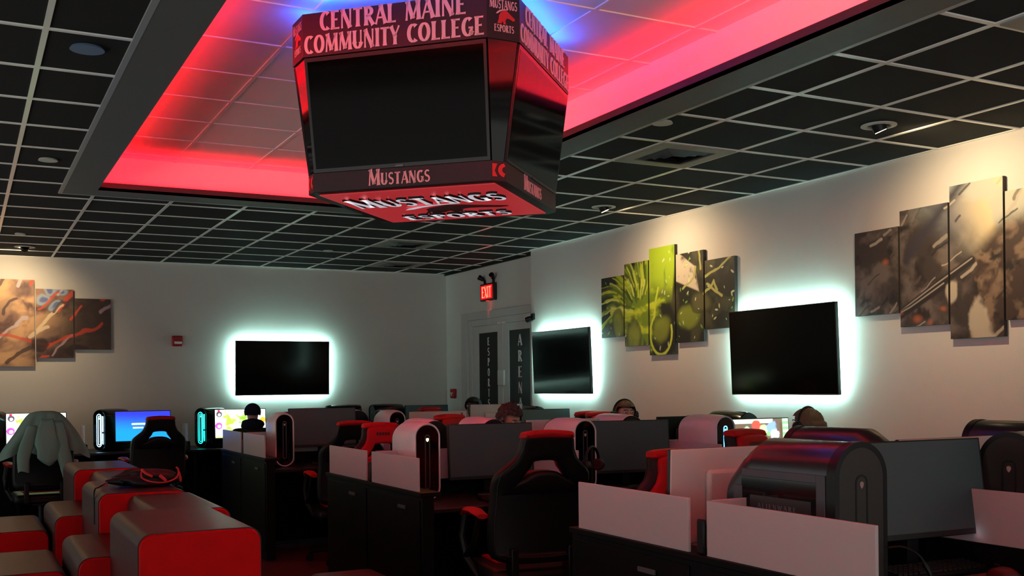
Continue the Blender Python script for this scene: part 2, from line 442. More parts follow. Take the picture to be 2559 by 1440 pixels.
def art_grey(u, v):
    wu, wv = u+.1*(fbm(u, v, 4, 8)-.5), v+.1*(fbm(u, v, 4, 18)-.5)
    n = fbm(wu, wv, 7, 12, 5)
    img = mixc(np.zeros(u.shape+(3,))+np.array(lin((58, 50, 46))), (104, 92, 84), sst(.45, .75, n))
    img = mixc(img, (36, 30, 28), sst(.52, .8, fbm(wu, wv, 10, 77)))
    sky = sst(.28, .75, (u-.5)*.75+(v-.45)*.9+.15*(n-.5))
    skc = mixc(np.zeros(u.shape+(3,))+np.array(lin((120, 122, 130))), (212, 194, 150), sst(.75, 1.25, u))
    skc = mixc(skc, (168, 176, 170), sst(.55, .7, fbm(wu*.6, wv, 5, 90))*.7)
    img = img*(1-sky[..., None])+skc*sky[..., None]
    img = mixc(img, (52, 50, 60), (1-sst(.0, .14, np.abs((v-.72)-.95*(u-.62))+.02))*sst(.42, .5, u)*(1-sst(.95, 1.02, u)))
    d = np.hypot((wu-1.35)/.42, (wv-.35)/.42); m = 1-sst(.75, 1.05, d)
    mass = mixc(np.zeros(u.shape+(3,))+np.array(lin((62, 46, 38))), (126, 104, 84), sst(.5, .72, fbm(wu, wv, 9, 31)))
    mass = mixc(mass, (30, 24, 22), sst(.55, .72, fbm(wu, wv, 12, 37)))
    img = img*(1-m[..., None])+mass*m[..., None]
    rs = np.random.RandomState(5)
    for k in range(48):
        x, y = rs.rand()*2, rs.rand()*.95; L = .05+.13*rs.rand(); a = .35+.5*rs.rand()
        c_ = [(150, 140, 128), (30, 26, 26), (176, 164, 146), (84, 74, 68), (40, 34, 34)][k % 5]
        img = mixc(img, c_, stroke_mask(wu+.03*n, wv+.03*n, [(x, y), (x+L*math.cos(a), y+L*math.sin(a))], .005+.008*rs.rand())*.75)
    for p in ([(.14, .1), (.42, .2), (.72, .36), (1.0, .5)], [(.2, .11), (.5, .22), (.78, .36)]):
        img = mixc(img, (40, 35, 34), stroke_mask(u, v, p, .03)); img = mixc(img, (168, 158, 142), stroke_mask(u, v-.012, p, .006)*.8)
    for cx, cy, r_ in ((.28, .55, .05), (.55, .16, .06), (.66, .12, .05), (.42, .2, .04), (.78, .2, .04)):
        img = mixc(img, (176, 96, 60), (1-sst(.1, 1, np.hypot(wu-cx, (wv-cy)*1.3)/r_+.9*(n-.5)))*.75)
    for cx, cy, rx, ry in ((1.06, .08, .13, .2), (1.56, .4, .1, .26), (.84, .3, .07, .1)):
        img = mixc(img, (190, 178, 156), (1-sst(.45, .8, np.hypot((wu-cx)/rx, (wv-cy)/ry)+1.2*(fbm(u, v, 8, 61)-.5)))*.85)
    return img
def art_warm(u, v):
    wu, wv = u+.2*(fbm(u, v, 2.5, 3)-.5), v+.2*(fbm(u, v, 2.5, 7)-.5)
    n = fbm(wu, wv*1.6-wu*.5, 4, 15)
    img = mixc(np.zeros(u.shape+(3,))+np.array(lin((148, 112, 92))), (206, 160, 118), sst(.4, .7, n))
    img = mixc(img, (92, 64, 62), sst(.5, .75, fbm(wu, wv, 5, 25)))
    dark = sst(1.15, 1.75, u+.35*(.5-v)+.3*(n-.5)); img = mixc(img, (48, 36, 36), dark*.92)
    img = mixc(img, (214, 170, 120), sst(.55, .85, v)*(1-sst(.85, 1.1, u))*.6)
    for cx, cy in ((1.42, .88), (1.47, .7), (1.33, .8), (1.55, .86)):
        dd = np.hypot((wu-cx)/.09, (wv-cy)/.06); img = mixc(img, (150, 170, 190), (1-sst(.7, 1, dd))*.8); img = mixc(img, (84, 96, 150), (1-sst(.3, .6, dd))*.9)
    rs = np.random.RandomState(11)
    for k in range(34):
        x, y = rs.rand()*2, rs.rand(); a = .5+rs.rand()*.5; L = .1+.25*rs.rand()
        p = [(x, y), (x+L*.5*math.cos(a), y+L*.5*math.sin(a)+.03), (x+L*math.cos(a), y+L*math.sin(a))]
        img = mixc(img, [(222, 196, 160), (70, 50, 52), (170, 140, 150), (206, 72, 52), (196, 176, 176)][k % 5], stroke_mask(wu, wv, p, .012+.014*rs.rand())*.85)
    for p in ([(.6, .34), (.9, .38), (1.3, .3), (1.42, .26)], [(1.35, .22), (1.7, .38), (1.95, .5)]):
        img = mixc(img, (208, 66, 46), stroke_mask(wu, wv, p, .022)*.7)
    for cx, cy, rx, ry in ((1.32, .26, .1, .13), (1.72, .16, .16, .1)):
        img = mixc(img, (44, 32, 34), (1-sst(.7, 1, np.hypot((wu-cx)/rx, (wv-cy)/ry)))*.9)
    return img
def rect(img, u, v, x0, y0, x1, y1, col):
    m = ((u >= x0) & (u <= x1) & (v >= y0) & (v <= y1)).astype(float); return mixc(img, col, m)
def disc(img, u, v, cx, cy, r, col, asp=1.7, ring=0):
    d = np.hypot((u-cx)*asp, v-cy); m = (d < r).astype(float)
    if ring: m *= (d > r-ring)
    return mixc(img, col, m)
def scr_map(u, v):
    n = fbm(u*1.7, v, 5, 4)
    img = mixc(np.zeros(u.shape+(3,))+np.array(lin((150, 214, 60))), (226, 248, 190), sst(.42, .6, n))
    img = mixc(img, (110, 190, 50), sst(.58, .75, fbm(u*1.7, v, 7, 14)))
    img = rect(img, u, v, .0, .0, .16, 1, (250, 244, 248)); img = rect(img, u, v, .85, .0, 1, 1, (252, 240, 236))
    img = rect(img, u, v, .0, .94, 1, 1, (210, 236, 220)); img = rect(img, u, v, 0, 0, 1, .04, (170, 220, 90))
    img = disc(img, u, v, .08, .84, .1, (70, 66, 76)); img = disc(img, u, v, .085, .82, .05, (250, 244, 250)); img = rect(img, u, v, .05, .93, .1, .99, (214, 30, 70))
    img = disc(img, u, v, .07, .43, .12, (196, 70, 176)); img = disc(img, u, v, .08, .41, .06, (252, 232, 248)); img = rect(img, u, v, .05, .2, .11, .22, (220, 150, 190))
    img = disc(img, u, v, .73, .82, .085, (110, 150, 70), ring=.025); img = disc(img, u, v, .5, .88, .12, (170, 226, 236))
    img = disc(img, u, v, .95, .62, .1, (244, 150, 40)); img = disc(img, u, v, .93, .84, .07, (190, 184, 190))
    return img
def scr_blue(u, v):
    img = mixc(np.zeros(u.shape+(3,))+np.array(lin((18, 120, 226))), (34, 44, 176), sst(.2, .95, v+.1*(u-.5)))
    img = rect(img, u, v, .29, .545, .6, .6, (246, 250, 255)); img = rect(img, u, v, .31, .425, .5, .465, (246, 250, 255))
    return img
def scr_shop(u, v):
    img = np.zeros(u.shape+(3,))+np.array(lin((92, 78, 64)))
    img = rect(img, u, v, 0, .9, .75, 1, (206, 226, 190)); img = rect(img, u, v, .9, 0, 1, 1, (120, 190, 120)); img = rect(img, u, v, .86, 0, .9, .9, (84, 66, 52))
    n = fbm(u*1.7, v, 9, 9)
    for cx, cy, r_, c_ in ((.33, .72, .14, (150, 206, 160)), (.48, .84, .15, (206, 74, 60)), (.3, .66, .09, (140, 130, 206)), (.6, .76, .14, (170, 210, 140)), (.72, .8, .16, (120, 150, 200)), (.76, .62, .15, (206, 190, 216)), (.42, .7, .1, (180, 226, 180)), (.68, .66, .08, (120, 170, 110))):
        d = np.hypot((u-cx)*1.7, v-cy)+.12*(n-.5); img = mixc(img, c_, 1-sst(r_*.7, r_, d))
    img = rect(img, u, v, .0, .44, .45, .56, (196, 226, 236)); img = rect(img, u, v, .45, .44, .85, .52, (90, 150, 84)); img = rect(img, u, v, .3, .2, .85, .4, (226, 190, 50))
    img = rect(img, u, v, 0, 0, .85, .2, (120, 140, 90))
    k = (np.floor(v*16) % 2); img = mixc(img, (206, 236, 200), ((u > .91)*k).astype(float)*.7)
    return img
def painted_grid(name, x0, x1, z0, z1, nx, nz, fn, fu, mat, y=0.0, parent=None, bend=None):
    """grid in the XZ plane facing -y; fu maps (x,z) arrays to painting coordinates"""
    xs, zs = np.meshgrid(np.linspace(x0, x1, nx), np.linspace(z0, z1, nz))
    u, v = fu(xs, zs); img = fn(u, v)
    P = np.stack([xs.ravel(), np.full(xs.size, y), zs.ravel()], 1)
    if bend is not None: P[:, 1] += bend(P[:, 0])
    i = np.arange(nx*nz).reshape(nz, nx)
    Fc = np.stack([i[:-1, :-1].ravel(), i[:-1, 1:].ravel(), i[1:, 1:].ravel(), i[1:, :-1].ravel()], 1)
    me = bpy.data.meshes.new(name); me.from_pydata(P.tolist(), [], Fc.tolist())
    ca = me.color_attributes.new('Col', 'FLOAT_COLOR', 'POINT')
    ca.data.foreach_set('color', np.concatenate([np.clip(img.reshape(-1, 3), 0, 1), np.ones((nx*nz, 1))], 1).astype(np.float32).ravel())
    me.materials.append(mat)
    o = bpy.data.objects.new(name, me); COL.objects.link(o)
    if parent: o.parent = parent
    return o
canvas_m = paint_mat('painted_canvas'); lit_m = paint_mat('lit_screen', 1.35)

# =================================================================== THE ROOM
def struct(mb, name, mat, parent=None, bevel=0, smooth=False):
    o = mb.build(name, mat, parent, smooth=smooth, bevel=bevel)
    if not parent: o['kind'] = 'structure'
    return o
XL, YN = -4.2, -2.0          # how far the floor and ceiling are built to the left and behind
struct(MB().box(XL, YN, -.1, 6.3, BACK+.12, 0), 'floor', floor_m)
struct(MB().box(XL, BACK, 0, DOORX+.02, BACK+.12, 3.5), 'wall_back', wall_m)
struct(MB().box(RIGHT, YN, 0, RIGHT+.14, JOG, 3.5), 'wall_right', wall_m)
DY0, DY1, DZ = 10.66, 12.66, 2.33       # door opening in the recessed wall
w = MB(); w.box(DOORX, DY1, 0, DOORX+.14, BACK, 3.5); w.box(DOORX, JOG-.02, DZ, DOORX+.14, DY1, 3.5); w.box(DOORX, JOG-.3, 0, DOORX+.14, DY0, DZ)
struct(w, 'wall_door', wall_m)
# tile ceiling with the hole for the tray
SX0, SX1, SY0, SY1 = .71, 3.62, .97, 8.95       # soffit, outer
LX0, LX1, LY0, LY1 = .945, 3.395, 1.205, 8.71   # soffit, inner
TX0, TX1, TY0, TY1 = .83, 3.515, 1.09, 8.87     # tray wall
cl = MB()
for a in ((XL, YN, SX0, BACK), (SX1, YN, DOORX+.1, BACK), (SX0, YN, SX1, SY0), (SX0, SY1, SX1, BACK)):
    cl.box(a[0], a[1], CEIL+.004, a[2], a[3], CEIL+.03)
ceil = struct(cl, 'ceiling', tile_m)
gb = MB(); bw = .0125
for n in range(-8, 12):
    x = (n+.5458)*T
    if x < XL or x > DOORX: continue
    segs = [(YN, BACK)] if not (SX0 < x < SX1) else [(YN, SY0), (SY1, BACK)]
    if x > RIGHT: segs = [(JOG, BACK)]
    for y0, y1 in segs: gb.box(x-bw, y0, CEIL-.002, x+bw, y1, CEIL+.006)
for m in range(-16, 9+6):
    y = (m+8.0697)*T
    if y < YN or y > BACK: continue
    xe = DOORX if y > JOG else RIGHT
    segs = [(XL, xe)] if not (SY0 < y < SY1) else [(XL, SX0), (SX1, xe)]
    for x0, x1 in segs: gb.box(x0, y-bw, CEIL-.0025, x1, y+bw, CEIL+.0055)
gb.box(XL, BACK-.022, CEIL-.0022, DOORX, BACK, CEIL+.005); gb.box(RIGHT-.022, YN, CEIL-.0022, RIGHT, JOG, CEIL+.005)
struct(gb, 'grid_bars', bar_m, ceil)
wa = MB().box(DOORX-.03, JOG, CEIL-.02, DOORX, BACK, CEIL+.004)
struct(wa, 'wall_angle', blackp_m, ceil)
sf = MB()
for a in ((SX0, SY0, LX0, SY1), (LX1, SY0, SX1, SY1), (LX0, SY0, LX1, LY0), (LX0, LY1, LX1, SY1)): sf.box(a[0], a[1], CEIL-.006, a[2], a[3], CEIL+.02)
struct(sf, 'tray_soffit', soffit_m, ceil)
lp = MB()
for a in ((LX0-.012, LY0-.012, LX0, LY1+.012), (LX1, LY0-.012, LX1+.012, LY1+.012), (LX0, LY0-.012, LX1, LY0), (LX0, LY1, LX1, LY1+.012)): lp.box(a[0], a[1], CEIL-.005, a[2], a[3], 3.077)
struct(lp, 'tray_lip', M('dark_red_lip', (70, 40, 44), .5), ceil)
ed = MB()
for a in ((SX0-.028, SY0-.028, SX0, SY1+.028), (SX1, SY0-.028, SX1+.028, SY1+.028), (SX0, SY0-.028, SX1, SY0), (SX0, SY1, SX1, SY1+.028)): ed.box(a[0], a[1], CEIL-.007, a[2], a[3], CEIL+.012)
struct(ed, 'soffit_edge', M('edge_bar', (150, 152, 148), .4), ceil)
tw = MB()
for a in ((TX0-.03, TY0-.03, TX0, TY1+.03), (TX1, TY0-.03, TX1+.03, TY1+.03), (TX0, TY0-.03, TX1, TY0), (TX0, TY1, TX1, TY1+.03)): tw.box(a[0], a[1], CEIL+.02, a[2], a[3], TRAY+.02)
struct(tw, 'tray_wall', tray_m, ceil)
struct(MB().box(TX0-.02, TY0-.02, TRAY+.003, TX1+.02, TY1+.02, TRAY+.03), 'tray_panel', tray_m, ceil)
tg = MB()
for n in range(0, 6):
    x = (n+.5458)*T
    if TX0 < x < TX1: tg.box(x-bw, TY0, TRAY-.003, x+bw, TY1, TRAY+.005)
for m in range(-8, 8):
    y = (m+8.0697)*T+.09
    if TY0 < y < TY1: tg.box(TX0, y-bw, TRAY-.0035, TX1, y+bw, TRAY+.0045)
struct(tg, 'tray_bars', tray_m, ceil)
st = MB()
st.box(LX1+.02, LY0, CEIL+.021, LX1+.034, LY1, CEIL+.027); st.box(LX0-.034, LY0, CEIL+.021, LX0-.02, LY1, CEIL+.027)
st.box(LX0, LY1+.02, CEIL+.021, LX1, LY1+.034, CEIL+.027); st.box(LX0, LY0-.034, CEIL+.021, LX1, LY0-.02, CEIL+.027)
struct(st, 'cove_strip', red_led, ceil)

# double door
door_m = M('door_paint', (186, 182, 178), .5, var=.02); glass_dark = M('door_glass', (14, 15, 16), .3, spec=.2, var=0)
fr = MB()
fr.box(DOORX-.03, DY1, 0, DOORX+.1, DY1+.20, DZ+.10); fr.box(DOORX-.03, DY0-.03, DZ, DOORX+.1, DY1, DZ+.10); fr.box(DOORX-.03, DY0-.15, 0, DOORX+.1, DY0, DZ+.1)
fr.box(DOORX-.015, DY1-.1, 0, DOORX+.1, DY1, DZ); fr.box(DOORX-.015, DY0, DZ-.085, DOORX+.1, DY1-.1, DZ)
door = struct(fr, 'door_1', door_m, bevel=.006)
for nm, y0, y1, word, gy0, gy1, ly in (('left', 11.705, 12.555, 'ESPORTS', 11.845, 12.395, 12.122), ('right', 10.75, 11.69, 'ARENA', 10.99, 11.54, 11.266)):
    lf = MB(); x0, x1 = DOORX+.005, DOORX+.05
    lf.box(x0, y0, .02, x1, gy0, 2.24); lf.box(x0, gy1, .02, x1, y1, 2.24); lf.box(x0, gy0, 2.15, x1, gy1, 2.24); lf.box(x0, gy0, .02, x1, gy1, .3)
    leaf = lf.build('door_leaf', door_m, door, smooth=False)
    MB().box(x0+.012, gy0, .3, x1-.01, gy1, 2.15, glass_dark).build('door_glass', glass_dark, leaf, smooth=False)
    lb = MB()
    for k, ch in enumerate(word):
        pitch = (2.09-1.30)/6 if word == 'ESPORTS' else (2.09-1.32)/4
        h = .10 if word == 'ESPORTS' else .135
        z = 2.09-h-k*pitch
        letters(lb, ch, (x0+.0115, ly, z), (0, -1, 0), (0, 0, 1), h, width=(.058 if ch != 'I' else .03) if word == 'ESPORTS' else .1, depth=.001, center=True)
    flat_build(lb, 'door_lettering', M('vinyl_white', (252, 252, 252), .6), leaf)
MB().box(DOORX-.028, 11.62, 1.47, DOORX+.005, 11.80, 1.67).build('door_closer_box', grille_m, door, bevel=.015)
ct = MB(); ct.box(DOORX-.02, 11.72, 2.245, DOORX+.005, 11.80, 2.262); ct.box(DOORX-.02, 11.60, 2.245, DOORX+.005, 11.68, 2.262)
ct.build('door_catch', M('catch_white', (230, 228, 220), .4), door)

# =================================================================== WALL TVs
def make_tv(name, label, loc, rz, group='wall televisions with light behind'):
    t = thing(name, label, 'television', loc, rz, group)        # local: screen faces -y, wall at y=+.075, centre at origin
    W2, H2 = .606, .345
    k = math.radians(2.2); tl = Matrix.Rotation(k, 4, 'X')
    def place(o): o.matrix_local = tl; return o
    b = MB(); b.box(-W2, -.012, -H2, W2, .02, H2); place(b.build('bezel', blackp_m, t, bevel=.004))
    s = MB(); s.face([(-W2+.006, -.0125, -H2+.012), (W2-.006, -.0125, -H2+.012), (W2-.006, -.0125, H2-.006), (-W2+.006, -.0125, H2-.006)], tvglass_m)
    place(s.build('screen', tvglass_m, t, smooth=False))
    bk = MB().box(-.4, .02, -.22, .4, .05, .2); place(bk.build('back_housing', blackp_m, t, bevel=.01))
    MB().box(-.12, .045, -.1, .12, .074, .1).build('wall_bracket', grey_m, t)
    ls = MB()
    for a in ((-W2+.03, H2-.045, W2-.03, H2-.03), (-W2+.03, -H2+.03, W2-.03, -H2+.045), (-W2+.03, -H2+.045, -W2+.045, H2-.045), (W2-.045, -H2+.045, W2-.03, H2-.045)):
        ls.box(a[0], .021, a[1], a[2], .029, a[3])
    place(ls.build('led_strip', halo_m, t, smooth=False))
    return t
tvb = make_tv('wall_television', 'black television glowing cyan behind on the back wall, left of the exit door', (3.645, BACK-.076, 1.724), 0)
tv1 = dup(tvb, (RIGHT-.076, 9.83, 1.722), -PI/2, 'smaller looking black television with cyan glow beside the door corner')
tv2 = dup(tvb, (RIGHT-.076, 6.385, 1.722), -PI/2, 'largest looking black television with cyan glow, between the green canvases and the grey canvases')

# =================================================================== CANVASES
def canvas(label, group, wall, a0, a1, z0, z1, fn, fu):
    """a0..a1 is the range along the wall, left to right in view"""
    wd = abs(a1-a0)
    if wall == 'right': t = thing('canvas_print', label, 'picture', (RIGHT-.03, (a0+a1)/2, (z0+z1)/2), -PI/2, group)
    else: t = thing('canvas_print', label, 'picture', ((a0+a1)/2, BACK-.03, (z0+z1)/2), 0, group)
    h = (z1-z0)/2
    MB().box(-wd/2, -.004, -h, wd/2, .027, h).build('stretcher_frame', M('canvas_edge', (58, 52, 48), .7), t, smooth=False)
    lo = min(a0, a1)
    painted_grid('printed_face', -wd/2, wd/2, -h, h, int(wd*330), int(h*660), fn, fu((a0+a1)/2, (z0+z1)/2), canvas_m, y=-.0045, parent=t)
    return t
SETR = (('leftmost short', .6), ('second from left, taller', .8), ('tall middle', 1.0), ('fourth from left', .8), ('rightmost short', .6))
gl = ['leftmost short canvas of the green set, half green flame half dark', 'second canvas of the green set, filled with yellow green flame strokes',
      'tall middle canvas of the green set with a yellow loop at its foot', 'fourth canvas of the green set with a pale pink patch near its top', 'rightmost short canvas of the green set, dark with olive lines, above the large television']
for k, (nm, h) in enumerate(SETR):
    y0 = 9.068-k*.4195
    canvas(gl[k], 'five green canvases on the right wall', 'right', y0, y0-.4, 2.243-h/2, 2.243+h/2, art_green, lambda cy, cz: (lambda x, z: (9.068-(cy-x), z+cz-1.743)))
hl = ['leftmost short dark brown canvas of the grey set, lit by the television glow', 'second canvas of the grey set, dark streaks over blue grey', 'tall middle canvas of the grey set, pale sky above a brown mass',
      'cut off canvas at the right edge of the photo, brown mass with pale patch']
for k, h in enumerate((.6, .8, 1.0, .8)):
    y0 = 5.645-k*.4155
    canvas(hl[k], 'grey brown canvases on the right wall', 'right', y0, y0-.4, 2.247-h/2, 2.247+h/2, art_grey, lambda cy, cz: (lambda x, z: (5.645-(cy-x), z+cz-1.747)))
wl = {2: 'tall warm coloured canvas cut by the left edge of the photo', 3: 'middle height warm canvas with blue eye spots, second from the right of its set', 4: 'short dark canvas with a red streak, rightmost of the warm set'}
for k, h in ((2, 1.0), (3, .8), (4, .6)):
    x0 = -.477+k*.4145
    canvas(wl[k], 'warm canvases on the back wall', 'back', x0, x0+.4, 2.246-h/2, 2.246+h/2, art_warm, lambda cx, cz: (lambda x, z: (x+cx+.477, z+cz-1.746)))

# =================================================================== WALL FITTINGS
t = thing('exit_sign', 'red glowing EXIT sign with two black lamp heads above the double door', 'sign', (DOORX, 12.02, 2.66))
MB().box(-.055, -.19, -.11, 0, .19, .11).build('housing', M('sign_case', (40, 16, 18), .4), t, bevel=.008)
MB().box(-.0565, -.165, -.088, -.054, .165, .088).build('face', M('exit_face', (120, 10, 14), .4, emit=(255, 8, 14), es=.4, var=0), t, smooth=False)
lb = MB(); letters(lb, 'EXIT', (-.0567, .135, -.07), (0, -1, 0), (0, 0, 1), .14, width=.27, depth=.0015)
flat_build(lb, 'lettering', M('exit_letters', (255, 120, 100), emit=(255, 60, 46), es=4, var=0), t)
for sgn in (-1, 1):
    y = sgn*.12
    h = MB(); h.tube([(-.02, y, .11), (-.02, y+sgn*.005, .15), (-.035, y+sgn*.03, .178)], [.016, .016, .014], m=blackp_m); h.cyl((-.03, y+sgn*.02, .17), (-.075, y+sgn*.06, .205), .026, .034, m=blackp_m)
    h.build('lamp_head', blackp_m, t)
MB().box(-.05, -.03, -.1115, -.03, .03, -.109, red_led).build('down_light', red_led, t)
spot('exit_down_glow', (DOORX-.05, 12.02, 2.54), (DOORX+.01, 12.02, 2.3), (1, .05, .05), .8, 30, .6, .01)
t = thing('fire_alarm_strobe', 'red fire alarm box with white strobe lens on the back wall', 'fire alarm', (2.347, BACK, 2.057))
MB().box(-.064, -.05, -.064, .064, 0, .064).build('case', red_case, t, bevel=.012)
MB().box(-.04, -.062, -.035, .05, -.049, -.005, M('strobe_lens', (235, 235, 235), .1)).build('strobe_lens', None, t, bevel=.006)
t = thing('fire_pull_station', 'small red pull station on the wall left of the double door', 'fire alarm', (DOORX, 13.145, 1.37))
MB().box(-.045, -.06, -.065, 0, .06, .065).build('case', red_case, t, bevel=.008)
hb = MB(); hb.box(-.056, -.03, .0, -.044, .03, .016); hb.box(-.056, -.008, -.03, -.044, .008, .0); hb.build('pull_handle', grille_m, t)
t = thing('security_camera', 'small black camera on the outer corner left of the corner television', 'camera', (RIGHT, 10.56, 2.24))
MB().box(-.03, -.03, -.02, 0, .03, .05).build('mount', blackp_m, t, bevel=.005); cb = MB(); cb.cyl((-.02, .0, .0), (-.05, .075, -.02), .030, .034); cb.build('body', blackp_m, t)
MB().cyl((-.0505, .0765, -.0203), (-.053, .082, -.021), .022, .02).build('lens', tvglass_m, t)

# =================================================================== CEILING FITTINGS
def make_vent(label, x0, y0):
    t = thing('ceiling_vent', label, 'air vent', (x0+T/2, y0+T/2, CEIL), 0, 'square ceiling vents')
    h = T/2-.014
    f = MB()
    for a in ((-h, -h, h, -.2), (-h, .2, h, h), (-h, -.2, -.2, .2), (.2, -.2, h, .2)): f.box(a[0], a[1], -.008, a[2], a[3], .003)
    f.build('frame', M('vent_frame', (128, 126, 118), .5), t, smooth=False)
    MB().box(-.2, -.2, .0032, .2, .2, .0038).build('throat', blackp_m, t, smooth=False)
    for k, r in enumerate((.18, .135, .09)):
        c = MB(); z0, z1 = -.016, .002
        for (ax, ay), (bx, by) in (((-1, -1), (1, -1)), ((1, -1), (1, 1)), ((1, 1), (-1, 1)), ((-1, 1), (-1, -1))):
            q = r-.04
            c.face([(ax*r, ay*r, z1), (bx*r, by*r, z1), (bx*q, by*q, z0), (ax*q, ay*q, z0)]); 
            c.face([(ax*q, ay*q, z0-.001), (bx*q, by*q, z0-.001), (bx*r, by*r, z1-.001), (ax*r, ay*r, z1-.001)])
        c.build('louvre_ring', M('vent_louvre', (70, 74, 76), .5), t, smooth=False)
    return t
gx = lambda n: (n+.5458)*T
gy = lambda m: (m+8.0697)*T
make_vent('square ceiling vent beside the red tray, nearest the hanging scoreboard', gx(6), gy(1)-.002)
make_vent('square ceiling vent over the far desks, in front of the exit sign', gx(6), gy(9))
make_vent('faint square ceiling vent closest to the back wall corner', gx(7), gy(12))
make_vent('square ceiling vent cut by the top right edge of the photo', gx(6), gy(-4))
def make_spot(label, x, y, lit, dirv):
    t = thing('gimbal_spotlight', label, 'ceiling light', (x, y, CEIL), 0, 'recessed gimbal spotlights')
    r = MB(); n = 32
    ring = lambda R, z: [(R*math.cos(2*PI*i/n), R*math.sin(2*PI*i/n), z) for i in range(n)]
    r.loft([ring(.105, .0), ring(.105, -.006), ring(.072, -.009), ring(.07, .003)], grille_m, cap0=False, cap1=False); r.build('trim_ring', grille_m, t)
    MB().cyl((0, 0, .0032), (0, 0, .0037), .071, n=32).build('can', blackp_m, t)
    d = Vector(dirv).normalized(); b = MB(); b.cyl(Vector((0, 0, -.004))-d*.012, Vector((0, 0, -.008))+d*.03, .045, .04, 24); b.build('lamp_barrel', blackp_m, t)
    p = Vector((0, 0, -.008))+d*.0305
    MB().cyl(p, p+d*.002, .034, n=24).build('lens', lamp_m if lit else blackp_m, t)
    return t
make_spot('lit gimbal spotlight over the grey canvases at the upper right', 4.912, 4.615, True, (.40, -.12, -.9))
make_spot('lit gimbal spotlight over the green canvases, under the vent', 4.963, 7.77, True, (.40, -.12, -.9))
make_spot('gimbal spotlight with dark barrel over the warm canvases at the far left', .615, 12.503, True, (-.2, .85, -.6))
def disc_cap(label, x, y, m, r=.062):
    o = MB().cyl((0, 0, -.008), (0, 0, .003), r, r*.9, 28).build('sprinkler_cap', m)
    o.location = (x, y, CEIL); tag(o, label, 'ceiling cap', 'round caps in the ceiling tiles'); return o
capw = M('cap_white', (206, 204, 192), .5)
disc_cap('blue grey round cap in the nearest tile left of the tray', .517, 5.126, M('cap_blue', (96, 120, 150), .4), .075)
disc_cap('pale round cap in the ceiling left of the tray corner', .526, 7.713, capw)
disc_cap('small pale cap in the ceiling just above the left gimbal spotlight', .522, 11.468, capw, .05)
disc_cap('yellowish round cap in the ceiling above the nearest vent', 3.685, 5.118, capw)
disc_cap('faint small cap in the far ceiling right of the tray', 3.69, 11.558, capw, .06)

